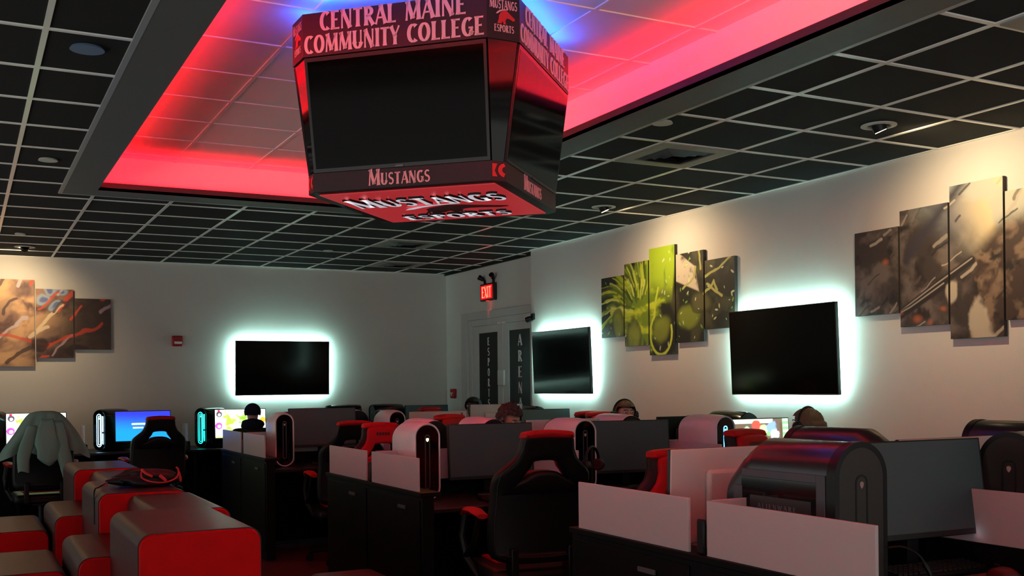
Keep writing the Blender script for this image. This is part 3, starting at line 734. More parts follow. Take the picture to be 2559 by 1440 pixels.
# =================================================================== HANGING SCOREBOARD
CX, CY, CTH = 2.17, 4.957, -.777
sb = thing('hanging_scoreboard', 'four sided black scoreboard with red lettering hung inside the red ceiling tray', 'scoreboard', (CX, CY, 0), CTH)
ZT, ZH, ZL, ZB = 3.231, 3.028, 2.493, 2.404
panel_m = M('sign_panel', (44, 26, 34), .42, var=.04); band_m = M('sign_band', (38, 26, 32), .4, var=.04)
let_m = M('sign_letter', (226, 168, 172), .5, var=.02)
red_mark = M('emblem_red', (200, 34, 40), .45, var=.03)
for k in range(4):
    R = Matrix.Rotation(k*PI/2, 3, 'Z')
    P = lambda u, a, z: tuple(R @ Vector((u, -a, z)))
    rv, nv = R @ Vector((1, 0, 0)), R @ Vector((0, -1, 0))
    h = MB().box(-.457, -.575, ZH, .457, -.53, ZT, xf=lambda x, y, z: tuple(R @ Vector((x, y, z)))).build('header_panel', panel_m, sb, smooth=False)
    lb = MB()
    letters(lb, 'CENTRAL', P(-.365, .5752, 3.142), rv, (0, 0, 1), .088, width=.385, depth=.004)
    letters(lb, 'MAINE', P(.065, .5752, 3.142), rv, (0, 0, 1), .088, width=.295, depth=.004)
    letters(lb, 'COMMUNITY', P(-.447, .5752, 3.04), rv, (0, 0, 1), .085, width=.485, depth=.004)
    letters(lb, 'COLLEGE', P(.075, .5752, 3.04), rv, (0, 0, 1), .085, width=.37, depth=.004)
    flat_build(lb, 'header_lettering', let_m, h)
    # chamfer between this face and the next one round
    R2 = Matrix.Rotation((k+1)*PI/2, 3, 'Z'); P2 = lambda u, a, z: tuple(R2 @ Vector((u, -a, z)))
    A, B = P(.457, .575, ZT), P2(-.457, .575, ZT); A2, B2 = P(.457, .575, ZH), P2(-.457, .575, ZH)
    ch = MB(); ch.loft([[A, B, P2(-.457, .53, ZT), P(.457, .53, ZT)], [A2, B2, P2(-.457, .53, ZH), P(.457, .53, ZH)]])
    c = ch.build('corner_header', M('corner_panel', (26, 15, 20), .4), sb, smooth=False)
    dv = (Vector(B)-Vector(A)).normalized(); wv = (Vector(B)-Vector(A)).length; o0 = Vector((A[0], A[1], 0)); dn = dv.cross(Vector((0, 0, 1)))
    em = MB(); at = lambda f, z: o0+dv*(wv*f)+Vector((0, 0, z))+dn*.0006
    letters(em, 'MUSTANGS', at(.08, 3.165), dv, (0, 0, 1), .05, width=wv*.84, depth=.001, small=.8, mat=let_m)
    letters(em, 'ESPORTS', at(.22, 3.062), dv, (0, 0, 1), .032, width=wv*.6, depth=.001, mat=let_m)
    emblem(em, at(.3, 3.098), dv, (0, 0, 1), wv*.55, .066, red_mark, .0012); swoosh(em, at(.27, 3.14), dv, (0, 0, 1), wv*.36, .026, let_m, .0016)
    flat_build(em, 'corner_emblem', let_m, c)
    lc = MB(); q = lambda z, i: [P(.457-.009*i, .575-.074*i-.012, z), P2(-.457+.009*i, .575-.074*i-.012, z), P2(-.457+.009*i, .45, z), P(.457-.009*i, .45, z)]
    lc.loft([q(ZH, 0), q(ZL, 1)]); lc.build('corner_column', blackg_m, sb, smooth=False)
    # screen leaning in towards the foot
    tv = MB(); tv.loft([[P(-.452, .574, ZH-.006), P(.452, .574, ZH-.006), P(.452, .53, ZH-.006), P(-.452, .53, ZH-.006)], [P(-.444, .503, ZL+.002), P(.444, .503, ZL+.002), P(.444, .46, ZL+.002), P(-.444, .46, ZL+.002)]])
    bz = tv.build('screen_bezel', M('screen_bezel', (24, 17, 20), .25), sb, smooth=False)
    g_ = MB(); L = lambda f, u: P(u*(.452-.008*f)*.968, .5745-.071*f+.0006, ZH-.006-(ZH-ZL-.008)*f)
    g_.face([L(.968, -1), L(.968, 1), L(.035, 1), L(.035, -1)], tvglass_m); g_.build('screen_glass', tvglass_m, bz, smooth=False)
    MB().box(-.02, -.5085, ZL+.002, .02, -.505, ZL+.011, xf=lambda x, y, z: tuple(R @ Vector((x, y, z)))).build('screen_badge', metal_m, bz, smooth=False)
    b = MB().box(-.448, -.501, ZB, .448, -.45, ZL, xf=lambda x, y, z: tuple(R @ Vector((x, y, z)))).build('lower_band', band_m, sb, smooth=False)
    lb = MB(); letters(lb, 'MUSTANGS', P(-.16, .5012, ZB+.012), rv, (0, 0, 1), .076, width=.31, depth=.003, small=.74); flat_build(lb, 'band_lettering', let_m, b)
    A, B = P(.448, .501, ZB), P2(-.448, .501, ZB)
    lw = MB(); lw.loft([[A, B, P2(-.448, .45, ZB), P(.448, .45, ZB)], [A[:2]+(ZL,), B[:2]+(ZL,), P2(-.448, .45, ZL), P(.448, .45, ZL)]])
    c = lw.build('corner_block', M('corner_panel'), sb, smooth=False)
    dv = (Vector(B)-Vector(A)).normalized(); wv = (Vector(B)-Vector(A)).length; dn = dv.cross(Vector((0, 0, 1)))
    cm = MB(); f = lambda x, z: Vector(A)+dv*(x*wv)+Vector((0, 0, z*.089))+dn*.0008
    cm.face([f(.05, .2), f(.4, .2), f(.22, .5), f(.4, .86), f(.05, .86)])
    arc = [f(.95+.5*math.cos(t), .54+.36*math.sin(t)) for t in np.linspace(1.75, 4.5, 14)]; ar2 = [f(.98+.25*math.cos(t), .56+.18*math.sin(t)) for t in np.linspace(4.6, 1.7, 14)]
    cm.face(arc+ar2); flat_build(cm, 'corner_mark', M('mark_red', (226, 40, 44), .4, var=0), c)
core = MB(); oc = lambda a, w, z: [(u*w, -a, z) for u in (-1, 1)]+[(a, u*w, z) for u in (-1, 1)]+[(u*w, a, z) for u in (1, -1)]+[(-a, u*w, z) for u in (1, -1)]
core.loft([oc(.44, .4, ZB+.005), oc(.44, .4, ZT-.03)]); core.build('inner_frame', blackp_m, sb, smooth=False)
MB().loft([oc(.56, .455, ZT-.012), oc(.56, .455, ZT-.004)]).build('top_lid', blackp_m, sb, smooth=False)
bl = MB()
for k in range(4):
    R = Matrix.Rotation(k*PI/2, 3, 'Z'); bl.box(-.44, -.55, ZT-.002, .44, -.53, ZT+.004, xf=lambda x, y, z: tuple(R @ Vector((x, y, z))))
bl.build('blue_light_strip', cube_blue, sb, smooth=False)
hg = MB()
for sx in (-.25, .25):
    for sy in (-.25, .25): hg.cyl((sx, sy, ZT-.02), (sx, sy, TRAY+.004), .012, n=10)
hg.build('hanging_rods', grey_m, sb)
MB().loft([oc(.5, .448, ZB-.003), oc(.5, .448, ZB+.006)]).build('bottom_frame', blackp_m, sb, smooth=False)
bs = MB(); bs.box(-.445, -.445, ZB-.008, .445, .445, ZB-.002)
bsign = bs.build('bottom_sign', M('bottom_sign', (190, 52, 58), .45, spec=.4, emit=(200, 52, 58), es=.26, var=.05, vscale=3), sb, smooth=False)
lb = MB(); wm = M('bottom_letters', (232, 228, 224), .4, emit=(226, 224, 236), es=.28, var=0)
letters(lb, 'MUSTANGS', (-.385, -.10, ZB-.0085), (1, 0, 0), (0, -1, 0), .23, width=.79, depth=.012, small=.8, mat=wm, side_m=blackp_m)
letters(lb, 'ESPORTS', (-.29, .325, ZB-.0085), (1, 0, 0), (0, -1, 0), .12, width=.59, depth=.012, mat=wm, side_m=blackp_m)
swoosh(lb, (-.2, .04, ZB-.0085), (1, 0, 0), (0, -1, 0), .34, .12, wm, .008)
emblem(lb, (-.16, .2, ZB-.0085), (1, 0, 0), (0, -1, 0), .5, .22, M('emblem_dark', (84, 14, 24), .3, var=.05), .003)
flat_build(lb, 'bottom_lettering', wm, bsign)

# =================================================================== DESKS
DESK = .77
def make_bench(label, mid, first=True):
    t = thing('gaming_bench', label, 'desk', (2.27, mid, 0), 0, 'black back to back gaming benches'); Lx = 3.49
    MB().box(0, -.86, .02, .075, .86, .85).build('end_cabinet', black_m, t, bevel=.004)
    MB().box(-.012, -.865, .85, .12, .865, .875).build('end_ledge', black_m, t, bevel=.003)
    for s, y0, y1 in ((1, .05, .83), (-1, -.83, -.05)):
        d = MB().box(-.006, y0, .08, -.0005, y1, .83).build('cabinet_door', M('door_laminate', (7, 7, 8), .45, spec=.15), t, bevel=.002)
        yc = (y0+y1)/2-.14
        MB().box(-.016, yc-.055, .765, -.0065, yc+.055, .785).build('door_handle', grey_m, d, bevel=.002)
    for y0, y1 in ((.057, .806), (-.806, -.047)):
        MB().box(.0, y0, .8755, .012, y1, 1.067).build('divider_panel', frost_m, t, bevel=.002)
    MB().box(.075, -.03, .70, Lx, .03, .872).build('centre_rail', black_m, t, smooth=False)
    for x0, x1 in ((.03, 1.07), (1.11, 2.2), (2.24, 3.46)):
        MB().box(x0, -.046, .8725, x1, -.034, 1.067).build('divider_panel', frost_m, t, bevel=.002)
    MB().box(-.002, -.034, .876, .012, .01, 1.0).build('divider_bracket', blackp_m, t, bevel=.008)
    for s in (-1, 1):
        y0, y1 = sorted((s*.03, s*.78))
        MB().box(.075, y0, .745, Lx, y1, DESK).build('desktop', M('desk_laminate', (24, 22, 22), .32, spec=.45), t, bevel=.003)
        for x in (1.09, 2.2, 3.42):
            ya, yb = sorted((s*.05, s*.7)); MB().box(x-.015, ya, 0, x+.015, yb, .745).build('leg_panel', black_m, t, smooth=False)
        for x in (1.09, 2.2):
            ya, yb = sorted((s*.1, s*.74)); MB().box(x-.006, ya, .868, x+.006, yb, 1.067).build('divider_panel', frost_m, t, bevel=.002)
            MB().box(x-.01, ya, DESK, x+.01, yb, .8675).build('divider_rail', blackp_m, t, smooth=False)
    MB().box(.075, -.012, .05, Lx, .012, .70).build('modesty_panel', black_m, t, smooth=False)
    return t
MA, MBN, MC = 6.32, 2.965, 9.72
bench = make_bench('black bench in the right foreground with two long pale panels on its end', MBN)
dup(bench, (2.27, MA, 0), 0, 'middle black bench, its end with two pale panels behind the nearest big chair')
dup(bench, (2.27, MC, 0), 0, 'farthest black bench, end with two grey panels left of centre')
t = thing('long_counter', 'long black counter along the back wall under the lit screens', 'desk', (0, 12.45, 0))
MB().box(-.9, 0, .745, 5.93, .93, DESK).build('countertop', M('desk_laminate'), t, bevel=.003)
for x in (-.6, .52, 1.28, 2.38, 3.5, 4.55, 5.6): MB().box(x-.02, .04, 0, x+.02, .9, .745).build('support_panel', black_m, t, smooth=False)
MB().box(-.9, .88, .0, 5.93, .9, .745).build('modesty_panel', black_m, t, smooth=False)
for x in (-.1, 1.2, 2.3, 3.5, 4.0):
    MB().box(x-.02, .0, DESK+.0005, x+.02, .62, .868).build('divider_base', blackp_m, t, bevel=.004)
    MB().box(x-.006, .05, .8685, x+.006, .5, 1.072).build('divider_panel', frost_m, t, bevel=.002)

# =================================================================== COMPUTERS
def stadium(hw, zb, zt, rb, rt, n=10):
    """outline in XZ: half width hw, elliptical top of height rt and bottom of height rb"""
    P = [(hw*math.cos(a), zt-rt+rt*math.sin(a)) for a in np.linspace(0, PI, 2*n+1)]
    P += [(hw*math.cos(a), zb+rb+rb*math.sin(a)) for a in np.linspace(PI, 2*PI, 2*n+1)]
    return P
def pill(cx, z0, z1, hw, y, n=8):
    return [(cx+hw*math.cos(a), y, z1-hw+hw*math.sin(a)) for a in np.linspace(0, PI, n+1)]+[(cx+hw*math.cos(a), y, z0+hw+hw*math.sin(a)) for a in np.linspace(PI, 2*PI, n+1)]
def alien_mark(name, parent, x, z, h, y, mat):
    P = [(0, -.5), (.2, -.3), (.34, .0), (.36, .26), (.24, .44), (0, .5), (-.24, .44), (-.36, .26), (-.34, 0), (-.2, -.3)]
    b = MB(); b.face([(x+p*h, y, z+q*h) for p, q in P], mat); return flat_build(b, name, mat, parent)
def ring_of(cx, z0, z1, hw, w, y, mb, m=None):
    mb.loft([pill(cx, z0, z1, hw, y, 12), pill(cx, z0+w, z1-w, hw-w, y, 12)], m, False, False)
def make_pill_pc(label, loc, rz, shell, led=None, logo=None, led_w=.007):
    """tower with an oval front and a swelling shell; front faces -y"""
    t = thing('desktop_tower', label, 'computer', loc, rz, 'desktop towers on the desks')
    secs = [(0, .079, .004, .470, .079, .079), (.012, .084, .0, .475, .08, .084), (.06, .094, .0, .479, .06, .094), (.16, .106, .0, .482, .035, .106), (.30, .110, .0, .480, .03, .11), (.39, .109, .0, .476, .03, .109), (.43, .106, .0, .466, .03, .106)]
    sh = MB(); sh.loft([[(x, y, z) for x, z in stadium(hw, zb, zt, rb, rt)] for y, hw, zb, zt, rb, rt in secs], cap0=False); 
    sh.loft([[(x, 0, z) for x, z in stadium(.079, .004, .47, .079, .079)], [(x, .004, z) for x, z in stadium(.072, .011, .463, .072, .072)], [(x, .014, z) for x, z in stadium(.071, .012, .462, .071, .071)]], cap0=False, cap1=False)
    sh.build('shell', shell, t, angle=50)
    fp = MB(); fp.loft([[(x, .0065, z) for x, z in stadium(.07, .013, .461, .07, .07)], [(x, .012, z) for x, z in stadium(.0705, .0125, .4615, .07, .07)]]); fp.build('front_panel', blackg_m, t)
    lr = MB(); ring_of(0, .07, .405, .017, led_w, .0055, lr); lr.build('light_ring', led or led_off, t, smooth=False)
    if led and led is not led_blue:
        l2 = MB(); ring_of(-.004, .05, .425, .034, .007, .0055, l2); ring_of(.048, .22, .40, .008, .006, .0052, l2); ring_of(.048, .08, .205, .008, .006, .0052, l2); l2.build('side_glow', led, t, smooth=False)
    alien_mark('power_mark', t, 0, .372, .022, .0048, logo or cream_led)
    s2 = MB(); s2.loft([[(x, .428, z) for x, z in stadium(.108, .0, .470, .03, .108)], [(x, .437, z) for x, z in stadium(.102, .006, .464, .03, .102)]]); s2.build('rear_plate', blackp_m, t)
    pr = MB()
    for k in range(3): pr.box(.034, .004, .06+.022*k, .046, .0062, .068+.022*k)
    pr.build('front_ports', blackp_m, t, smooth=False)
    return t
def make_arch_pc(label, loc, rz, shell=dark_shell):
    """dark tower with a straight sided arch front and a window in its side"""
    t = thing('desktop_tower', label, 'computer', loc, rz, 'desktop towers on the desks')
    def arch(hw, zt, y, zb=.012):
        return [(hw*math.cos(a), y, zt-hw+hw*math.sin(a)) for a in np.linspace(0, PI, 25)]+[(-hw, y, zb), (hw, y, zb)]
    sh = MB(); sh.loft([arch(.112, .502, 0), arch(.112, .505, .03), arch(.112, .505, .40), arch(.112, .47, .46), arch(.11, .40, .53)]); sh.build('shell', shell, t, angle=50)
    rim = MB(); rim.loft([arch(.114, .5075, -.008), arch(.114, .5075, .03)], cap1=False); rim.loft([arch(.114, .5075, -.008), arch(.096, .489, -.009), arch(.096, .489, -.002)], cap0=False, cap1=False); rim.build('front_rim', blackp_m, t, angle=50)
    fp = MB(); fp.loft([arch(.0955, .4885, -.0085), arch(.0955, .4885, -.004)]); fp.build('front_panel', M('smoked_gloss', (44, 41, 39), .2, spec=.6, var=0), t)
    lr = MB(); n = 20
    po = [(.027*math.cos(a), -.0095, .375+.027*math.sin(a)) for a in np.linspace(0, PI, n)]; pi_ = [(.021*math.cos(a), -.0095, .375+.021*math.sin(a)) for a in np.linspace(0, PI, n)]
    po = [(.027, -.0095, .1)]+po+[(-.027, -.0095, .1)]; pi_ = [(.021, -.0095, .1)]+pi_+[(-.021, -.0095, .1)]
    lr.loft([po, pi_], None, False, False, closed=False); lr.build('light_groove', blackp_m, t, smooth=False)
    alien_mark('power_mark', t, 0, .368, .024, -.0098, cream_led)
    for s in (-1, 1):
        fr = MB(); x0, x1 = s*.1121, s*.1165
        for a in ((.035, .03, .075, .40), (.44, .03, .485, .34), (.075, .03, .44, .06), (.075, .372, .44, .40)): fr.box(min(x0, x1), a[0], a[1], max(x0, x1), a[2], a[3])
        fr.build('side_frame', silver_m, t, bevel=.003)
        wd = MB(); wd.box(min(s*.1122, s*.1135), .07, .055, max(s*.1122, s*.1135), .445, .375); w_ = wd.build('side_window', M('smoked_window', (9, 10, 11), .08, var=0), t, smooth=False)
        if s < 0:
            gc = MB(); X = -.1139
            gc.face([(X, .1, .24), (X, .1, .31), (X, .40, .31), (X, .40, .24)], M('card_plate', (52, 54, 56), .4))
            gc.face([(X, .12, .12), (X, .12, .20), (X, .28, .225), (X, .22, .12)], M('card_red', (86, 30, 34), .4))
            gc.face([(X, .30, .14), (X, .30, .215), (X, .35, .215), (X, .35, .14)], M('card_pale', (128, 112, 112), .4))
            letters(gc, 'ALIENWARE', (X, .36, .268), (0, -1, 0), (0, 0, 1), .016, width=.19, depth=.0004, gap=.3, mat=M('card_text', (120, 122, 124), .4))
            gl_ = flat_build(gc, 'graphics_card', silver_m, w_)
    pl = MB(); pl.box(.05, -.0105, .06, .062, -.0088, .10); pl.build('front_ports', blackp_m, t, smooth=False)
    return t
PCZ = DESK+.001
white_pc = make_pill_pc('white tower with an amber light, beside the pale panels of the middle bench', (2.52, 5.96, PCZ), -.10, white_m, None, led_amber)
def wpc(label, x, y, rz=-.06, logo=None, led=None):
    if led or logo: return make_pill_pc(label, (x, y, PCZ), rz, white_m, led, logo)
    return dup(white2, (x, y, PCZ), rz, label)
white2 = make_pill_pc('white tower at the end of the farthest bench, left of centre', (2.53, 9.22, PCZ), -.12, white_m, None, None)
wpc('white tower behind the right shoulder of the nearest big chair', 3.60, 5.88)
make_pill_pc('white tower with a blue lit front, left of the lit game screen', (4.72, 5.84, PCZ), -.04, white_m, led_blue, led_blue)
wpc('white tower second along the farthest bench, above the red chair front', 3.62, 9.28)
wpc('half hidden white tower rim behind the amber lit tower', 2.79, 6.90, PI)
wpc('white tower with black back just left of the curly haired person', 3.23, 6.90, PI)
wpc('white tower with black back in front of the person with bare forehead', 4.36, 6.90, PI)
wpc('white tower whose curved side shows left of the second far tower', 3.44, 10.30, PI)
def bpc(label, x, y, rz, led=None, logo=None): return make_pill_pc(label, (x, y, PCZ), rz, M('black_shell', (16, 17, 19), .22, coat=.3), led, logo or led)
bpc('black tower glowing ice white, left of the blue screen', 1.37, 12.74, -.80, led_ice)
bpc('black tower glowing teal, left of the screen with the seated person', 2.49, 12.74, -.80, led_teal)
bpc('black tower at the far left edge, warm light on its top', .10, 12.60, -.7)
bpc('black tower on the back counter under the right end of the back wall television', 4.50, 12.83, PI/2-.1)
bpc('black tower with shiny round end on the back counter near the corner', 4.66, 12.85, -PI/2+.15)
bpc('black tower whose dark arch shows left of the corner television foot', 5.48, 10.33, PI)
bpc('black tower whose dark arch shows behind the lit game screen', 5.47, 6.92, PI)
arch = make_arch_pc('large dark tower with red sheen and side window in the right foreground', (2.56, 2.50, PCZ), 0)
dup(arch, (3.48, 2.65, PCZ), -1.3, 'dark tower with pale glossy front at the right edge of the photo')
dup(arch, (3.36, 3.36+.27, PCZ), PI, 'dark tower with purple sheen behind the large foreground tower')
dup(arch, (4.53, 3.36+.27, PCZ), PI, 'dark tower with golden top at the right edge of the photo')

# =================================================================== MONITORS
back_blue = M('led_blue_soft', (255, 255, 255), emit=(60, 170, 255), es=2.2, var=0)
def make_monitor(label, loc, rz, back=bezel_m, lit=None, wd=.61, led=False, up=0, tilt=4, group='monitors on the desks', mark=None):
    """screen faces -y; base stands on z=0"""
    t = thing('monitor', label, 'monitor', loc, rz, group)
    z0, z1 = .097+up, .455+up; h = wd/2; tl = Matrix.Translation((0, 0, (z0+z1)/2)) @ Matrix.Rotation(-math.radians(tilt), 4, 'X') @ Matrix.Translation((0, 0, -(z0+z1)/2))
    P = lambda o: setattr(o, 'matrix_local', tl) or o
    P(MB().box(-h, -.01, z0, h, .008, z1).build('bezel', bezel_m, t, bevel=.003))
    P(MB().box(-h, .009, z0, h, .016, z1).build('back_cover', back, t, bevel=.003))
    P(MB().box(-.15, .016, z0+.06, .15, .045, z1-.08).build('back_hump', back, t, bevel=.015))
    if lit: P(painted_grid('lit_screen', -h+.008, h-.008, z0+.018, z1-.008, 150, 90, lit, lambda x, z: ((x+h-.008)/(2*h-.016), (z-z0-.018)/(z1-z0-.026)), lit_m, y=-.0105, parent=t))
    else:
        s = MB(); s.face([(-h+.008, -.0105, z0+.022), (h-.008, -.0105, z0+.022), (h-.008, -.0105, z1-.006), (-h+.008, -.0105, z1-.006)], screen_m); P(s.build('screen', screen_m, t, smooth=False))
    st = MB(); st.loft([[(-.03, .05, .012), (.03, .05, .012), (.03, .08, .012), (-.03, .08, .012)], [(-.025, .035, .34+up), (.025, .035, .34+up), (.025, .06, .34+up), (-.025, .06, .34+up)]]); st.build('stand_pole', bezel_m, t, bevel=.004)
    bs_ = MB(); bs_.prism([(-.13, -.06), (-.05, -.1), (.05, -.1), (.13, -.06), (.1, .1), (-.1, .1)], lambda x, y: (x, y, 0), lambda x, y: (x*.96, y*.96, .012)); bs_.build('stand_base', bezel_m, t, bevel=.003)
    if led: P(MB().box(h-.052, -.0135, z0-.002, h-.034, -.0095, z0+.014).build('power_light', led_white, t, smooth=False))
    if back is not bezel_m:
        lb = MB(); P_ = [(0, -.5), (.2, -.3), (.34, .0), (.36, .26), (.24, .44), (0, .5), (-.24, .44), (-.36, .26), (-.34, 0), (-.2, -.3)]
        lb.face([(-h+.05-p*.026, .0165, z1-.03+q*.026) for p, q in P_], mark or back_blue); P(flat_build(lb, 'back_mark', led_blue, t))
    return t
MZ = DESK+.001
d1 = make_monitor('large dark monitor in the right foreground with a white power light', (3.12, 2.74, MZ), -.04, led=True, up=.03, tilt=7)
for o in [c for c in bpy.data.objects if c.parent == d1 and c.name.startswith('stand_base')]: o.location.y = .085; o.scale = (.7, .32, 1)
lb = MB(); letters(lb, 'ALIENWARE', (-.06, -.0112, .134), (1, 0, 0), (0, 0, 1), .009, width=.12, depth=.0004, gap=.3)
fb = flat_build(lb, 'bezel_lettering', M('bezel_text', (70, 74, 76), .4), d1); fb.matrix_local = d1.children[0].matrix_local if d1.children else Matrix()
dk = make_monitor('dark monitor right of the amber lit tower, behind the nearest big chair', (3.045, 6.15, MZ), 0)
dup(dk, (4.03, 6.02, MZ), -.14, 'dark teal monitor left of the white foreground divider, under the bare forehead')
make_monitor('raised dark monitor left of centre beside the white tower, below the back wall television', (2.965, 9.50, MZ), 0, wd=.64, up=.055)
dup(dk, (5.32, 9.5, MZ), 0, 'thin dark monitor edge beside the dark arch below the corner television')
dup(dk, (5.43, 12.86, MZ), 0, 'thin dark monitor top on the back counter near the corner')
make_monitor('lit monitor with green and coloured game screen at the right of the middle bench', (5.24, 6.12, MZ), 0, lit=scr_shop, up=-.015)
make_monitor('lit green game screen at the far left behind the draped jacket', (.718, 12.62, MZ), 0, lit=scr_map)
make_monitor('lit blue screen with white bars behind the empty black chair', (1.828, 12.62, MZ), 0, lit=scr_blue)
make_monitor('lit green game screen in front of the person in the dark cap', (2.94, 12.66, MZ), 0, lit=scr_map)
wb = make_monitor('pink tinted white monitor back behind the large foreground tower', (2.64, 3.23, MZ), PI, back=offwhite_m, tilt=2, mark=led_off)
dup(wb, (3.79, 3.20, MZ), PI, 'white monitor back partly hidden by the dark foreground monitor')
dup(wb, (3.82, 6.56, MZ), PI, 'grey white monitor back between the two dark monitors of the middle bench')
dup(wb, (4.13, 9.52, MZ), PI, 'monitor right of the second far white tower, reflected light on its screen shown as a pale back')  # turned round: pale back stands in for light reflected in its screen
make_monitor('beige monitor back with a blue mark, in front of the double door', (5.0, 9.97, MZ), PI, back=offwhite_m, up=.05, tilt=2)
dup(dk, (4.92, 6.53, MZ), PI, 'dark monitor back behind the blue lit white tower')

# =================================================================== CHAIRS
def bend(me, fn):
    for v in me.vertices: v.co = fn(v.co)
def make_chair(label, loc, rz, front=red_leather, lift=0):
    """sitter faces +y; origin on the floor under the seat"""
    t = thing('gaming_chair', label, 'chair', loc, rz, 'racing style gaming chairs')
    zt = 1.225+lift
    half = [(0, 0), (.085, -.002), (.128, -.012), (.142, -.04), (.15, -.09), (.175, -.14), (.225, -.185), (.262, -.225), (.272, -.28), (.272, -.36), (.278, -.48), (.276, -.60), (.255, -.675), (.15, -.70), (0, -.705)]
    outer = half+[(-x, z) for x, z in half[::-1][1:-1]]; outer = spline(outer, 3)
    hole = spline([(-.058, -.152), (.058, -.152), (.082, -.185), (.125, -.245), (.07, -.212), (0, -.203), (-.07, -.212), (-.125, -.245), (-.082, -.185)], 3)
    tl = math.radians(10)
    def shape(c, off=0):
        x, y, z = c; s = z+.70
        wing = .9*max(0, abs(x)-.17)**1.3*min(1, max(0, (-z-.1)/.2))
        yy = y+off+wing+.05*math.sin(PI*s/.7)*.6
        return Vector((x, -.235+yy*math.cos(tl)-s*math.sin(tl), zt+z*math.cos(tl)-.0))
    me = plate(outer, [hole], .085, .03, 4); bend(me, lambda c: shape(c, -.01)); back = mesh_obj('backrest', me, blk_leather, t)
    fo = [(x*.86, -.02+z*.965) for x, z in outer]; fh = [(x*1.06, z) for x, z in hole]
    me = plate(fo, [fh], .05, .02, 3); bend(me, lambda c: shape(c, .042)); mesh_obj('front_cushion', me, front, t)
    me = plate(spline([(-.118, .006), (0, .014), (.118, .006), (.139, -.012), (.128, -.034), (0, -.030), (-.128, -.034), (-.139, -.012)], 4), [], .10, .02, 3); bend(me, lambda c: shape(c, -.006)); hp = mesh_obj('head_pad', me, front, t)
    mk = MB()
    for k in range(5): 
        x = -.05+k*.022; a = [(x, .0, -.085), (x+.016, 0, -.085), (x+.019, 0, -.062), (x+.003, 0, -.062)]
        mk.face([tuple(shape(Vector(p), .0695)) for p in a])
    flat_build(mk, 'stitched_mark', M('mark_dark', (60, 8, 12), .5), back)
    seam = MB(); 
    for s in (-1, 1): seam.tube([tuple(shape(Vector((s*.93*x, 0, z)), -.054)) for x, z in half[2:12]], .0035, 6)
    seam.tube([tuple(shape(Vector((x, 0, -.668+.02*(x/.24)**2)), -.054)) for x in np.linspace(-.24, .24, 9)], .0035, 6)
    seam.build('seam_piping', M('piping', (30, 27, 27), .5), back)
    seat = MB(); seat.box(-.26, -.24, .40+lift, .26, .27, .50+lift); seat.build('seat', blk_leather, t, bevel=.04, seg=4)
    sf_ = MB(); sf_.box(-.17, -.02, .495+lift, .17, .255, .512+lift); sf_.build('seat_cushion', front, t, bevel=.008)
    for s in (-1, 1):
        ar = MB(); pts = [(s*.29, -.16, .78+lift), (s*.30, -.05, .80+lift), (s*.30, .06, .795+lift), (s*.29, .16, .76+lift)]
        rings = []
        for i, p in enumerate(pts):
            w_, h_ = (.032, .042, .042, .032)[i], (.014, .017, .017, .013)[i]
            rings.append([(p[0]+w_*math.cos(a), p[1], p[2]+h_*math.sin(a)) for a in np.linspace(0, 2*PI, 13)[:-1]])
        ar.loft(rings); arm = ar.build('armrest', front, t)
        sp = MB(); sp.tube([(s*.30, .13, .765+lift), (s*.315, .15, .64+lift), (s*.30, .12, .52+lift), (s*.25, .05, .42+lift)], [.018, .02, .02, .02], 8); sp.tube([(s*.30, -.12, .775+lift), (s*.31, -.05, .62+lift), (s*.305, .1, .54+lift)], [.016, .018, .016], 8); sp.build('armrest_bracket', blackp_m, arm)
    MB().cyl((0, 0, .12), (0, 0, .405+lift), .028, n=14).build('gas_lift', blackp_m, t)
    MB().box(-.1, -.22, .385+lift, .1, .12, .41+lift).build('tilt_mechanism', blackp_m, t, bevel=.006)
    br = MB(); 
    for s in (-1, 1): br.box(s*.16-.02, -.30, .42+lift, s*.16+.02, -.2, .62+lift)
    br.box(-.18, -.25, .42+lift, .18, -.2, .46+lift)
    br.build('back_bracket', blackp_m, t, bevel=.006)
    bs_ = MB(); bs_.cyl((0, 0, .08), (0, 0, .14), .045, n=16)
    for k in range(5):
        a = k*2*PI/5+.3; bs_.loft([[(math.cos(a)*r+math.sin(a)*w_, math.sin(a)*r-math.cos(a)*w_, z) for w_, z in ((-h, z0), (h, z0), (h, z1), (-h, z1))] for r, h, z0, z1 in ((.03, .03, .085, .13), (.31, .018, .07, .095))])
    base = bs_.build('star_base', blackp_m, t, bevel=.004)
    for k in range(5):
        a = k*2*PI/5+.3; x, y = .3*math.cos(a), .3*math.sin(a); c = MB()
        for o_ in (-.016, .016): c.cyl((x-math.sin(a)*(o_-.01), y+math.cos(a)*(o_-.01), .03), (x-math.sin(a)*(o_+.01), y+math.cos(a)*(o_+.01), .03), .03, n=14)
        c.cyl((x, y, .03), (x, y, .075), .011, n=8); c.build('caster', blackp_m, base)
    return t
chair = make_chair('nearest big black gaming chair seen from behind in the middle of the photo', (2.745, 5.14, 0), -.14)
low = make_chair('black gaming chair seen from behind in front of the blue screen', (1.77, 11.55, 0), .06, lift=-.04)
dup(low, (.69, 11.47, 0), .05, 'gaming chair under the pale green jacket at the far left')
dup(low, (3.10, 12.17, 0), .6, 'gaming chair turned sideways, used by the person in the dark cap')
dup(low, (2.88, 8.62, 0), -.1, 'black gaming chair seen from behind with blue showing through its hole')
dup(low, (3.80, 8.58, 0), 0, 'gaming chair with red top just left of the curly haired person')
dup(chair, (4.98, 8.42, 0), 0, 'gaming chair with red top below the corner television')
dup(chair, (4.84, 10.86, 0), PI+.2, 'gaming chair with red top in front of the double door, farthest back')
dup(low, (2.84, 7.34, 0), PI-.05, 'red fronted chair facing the camera, seen between the pale panels of the middle bench')
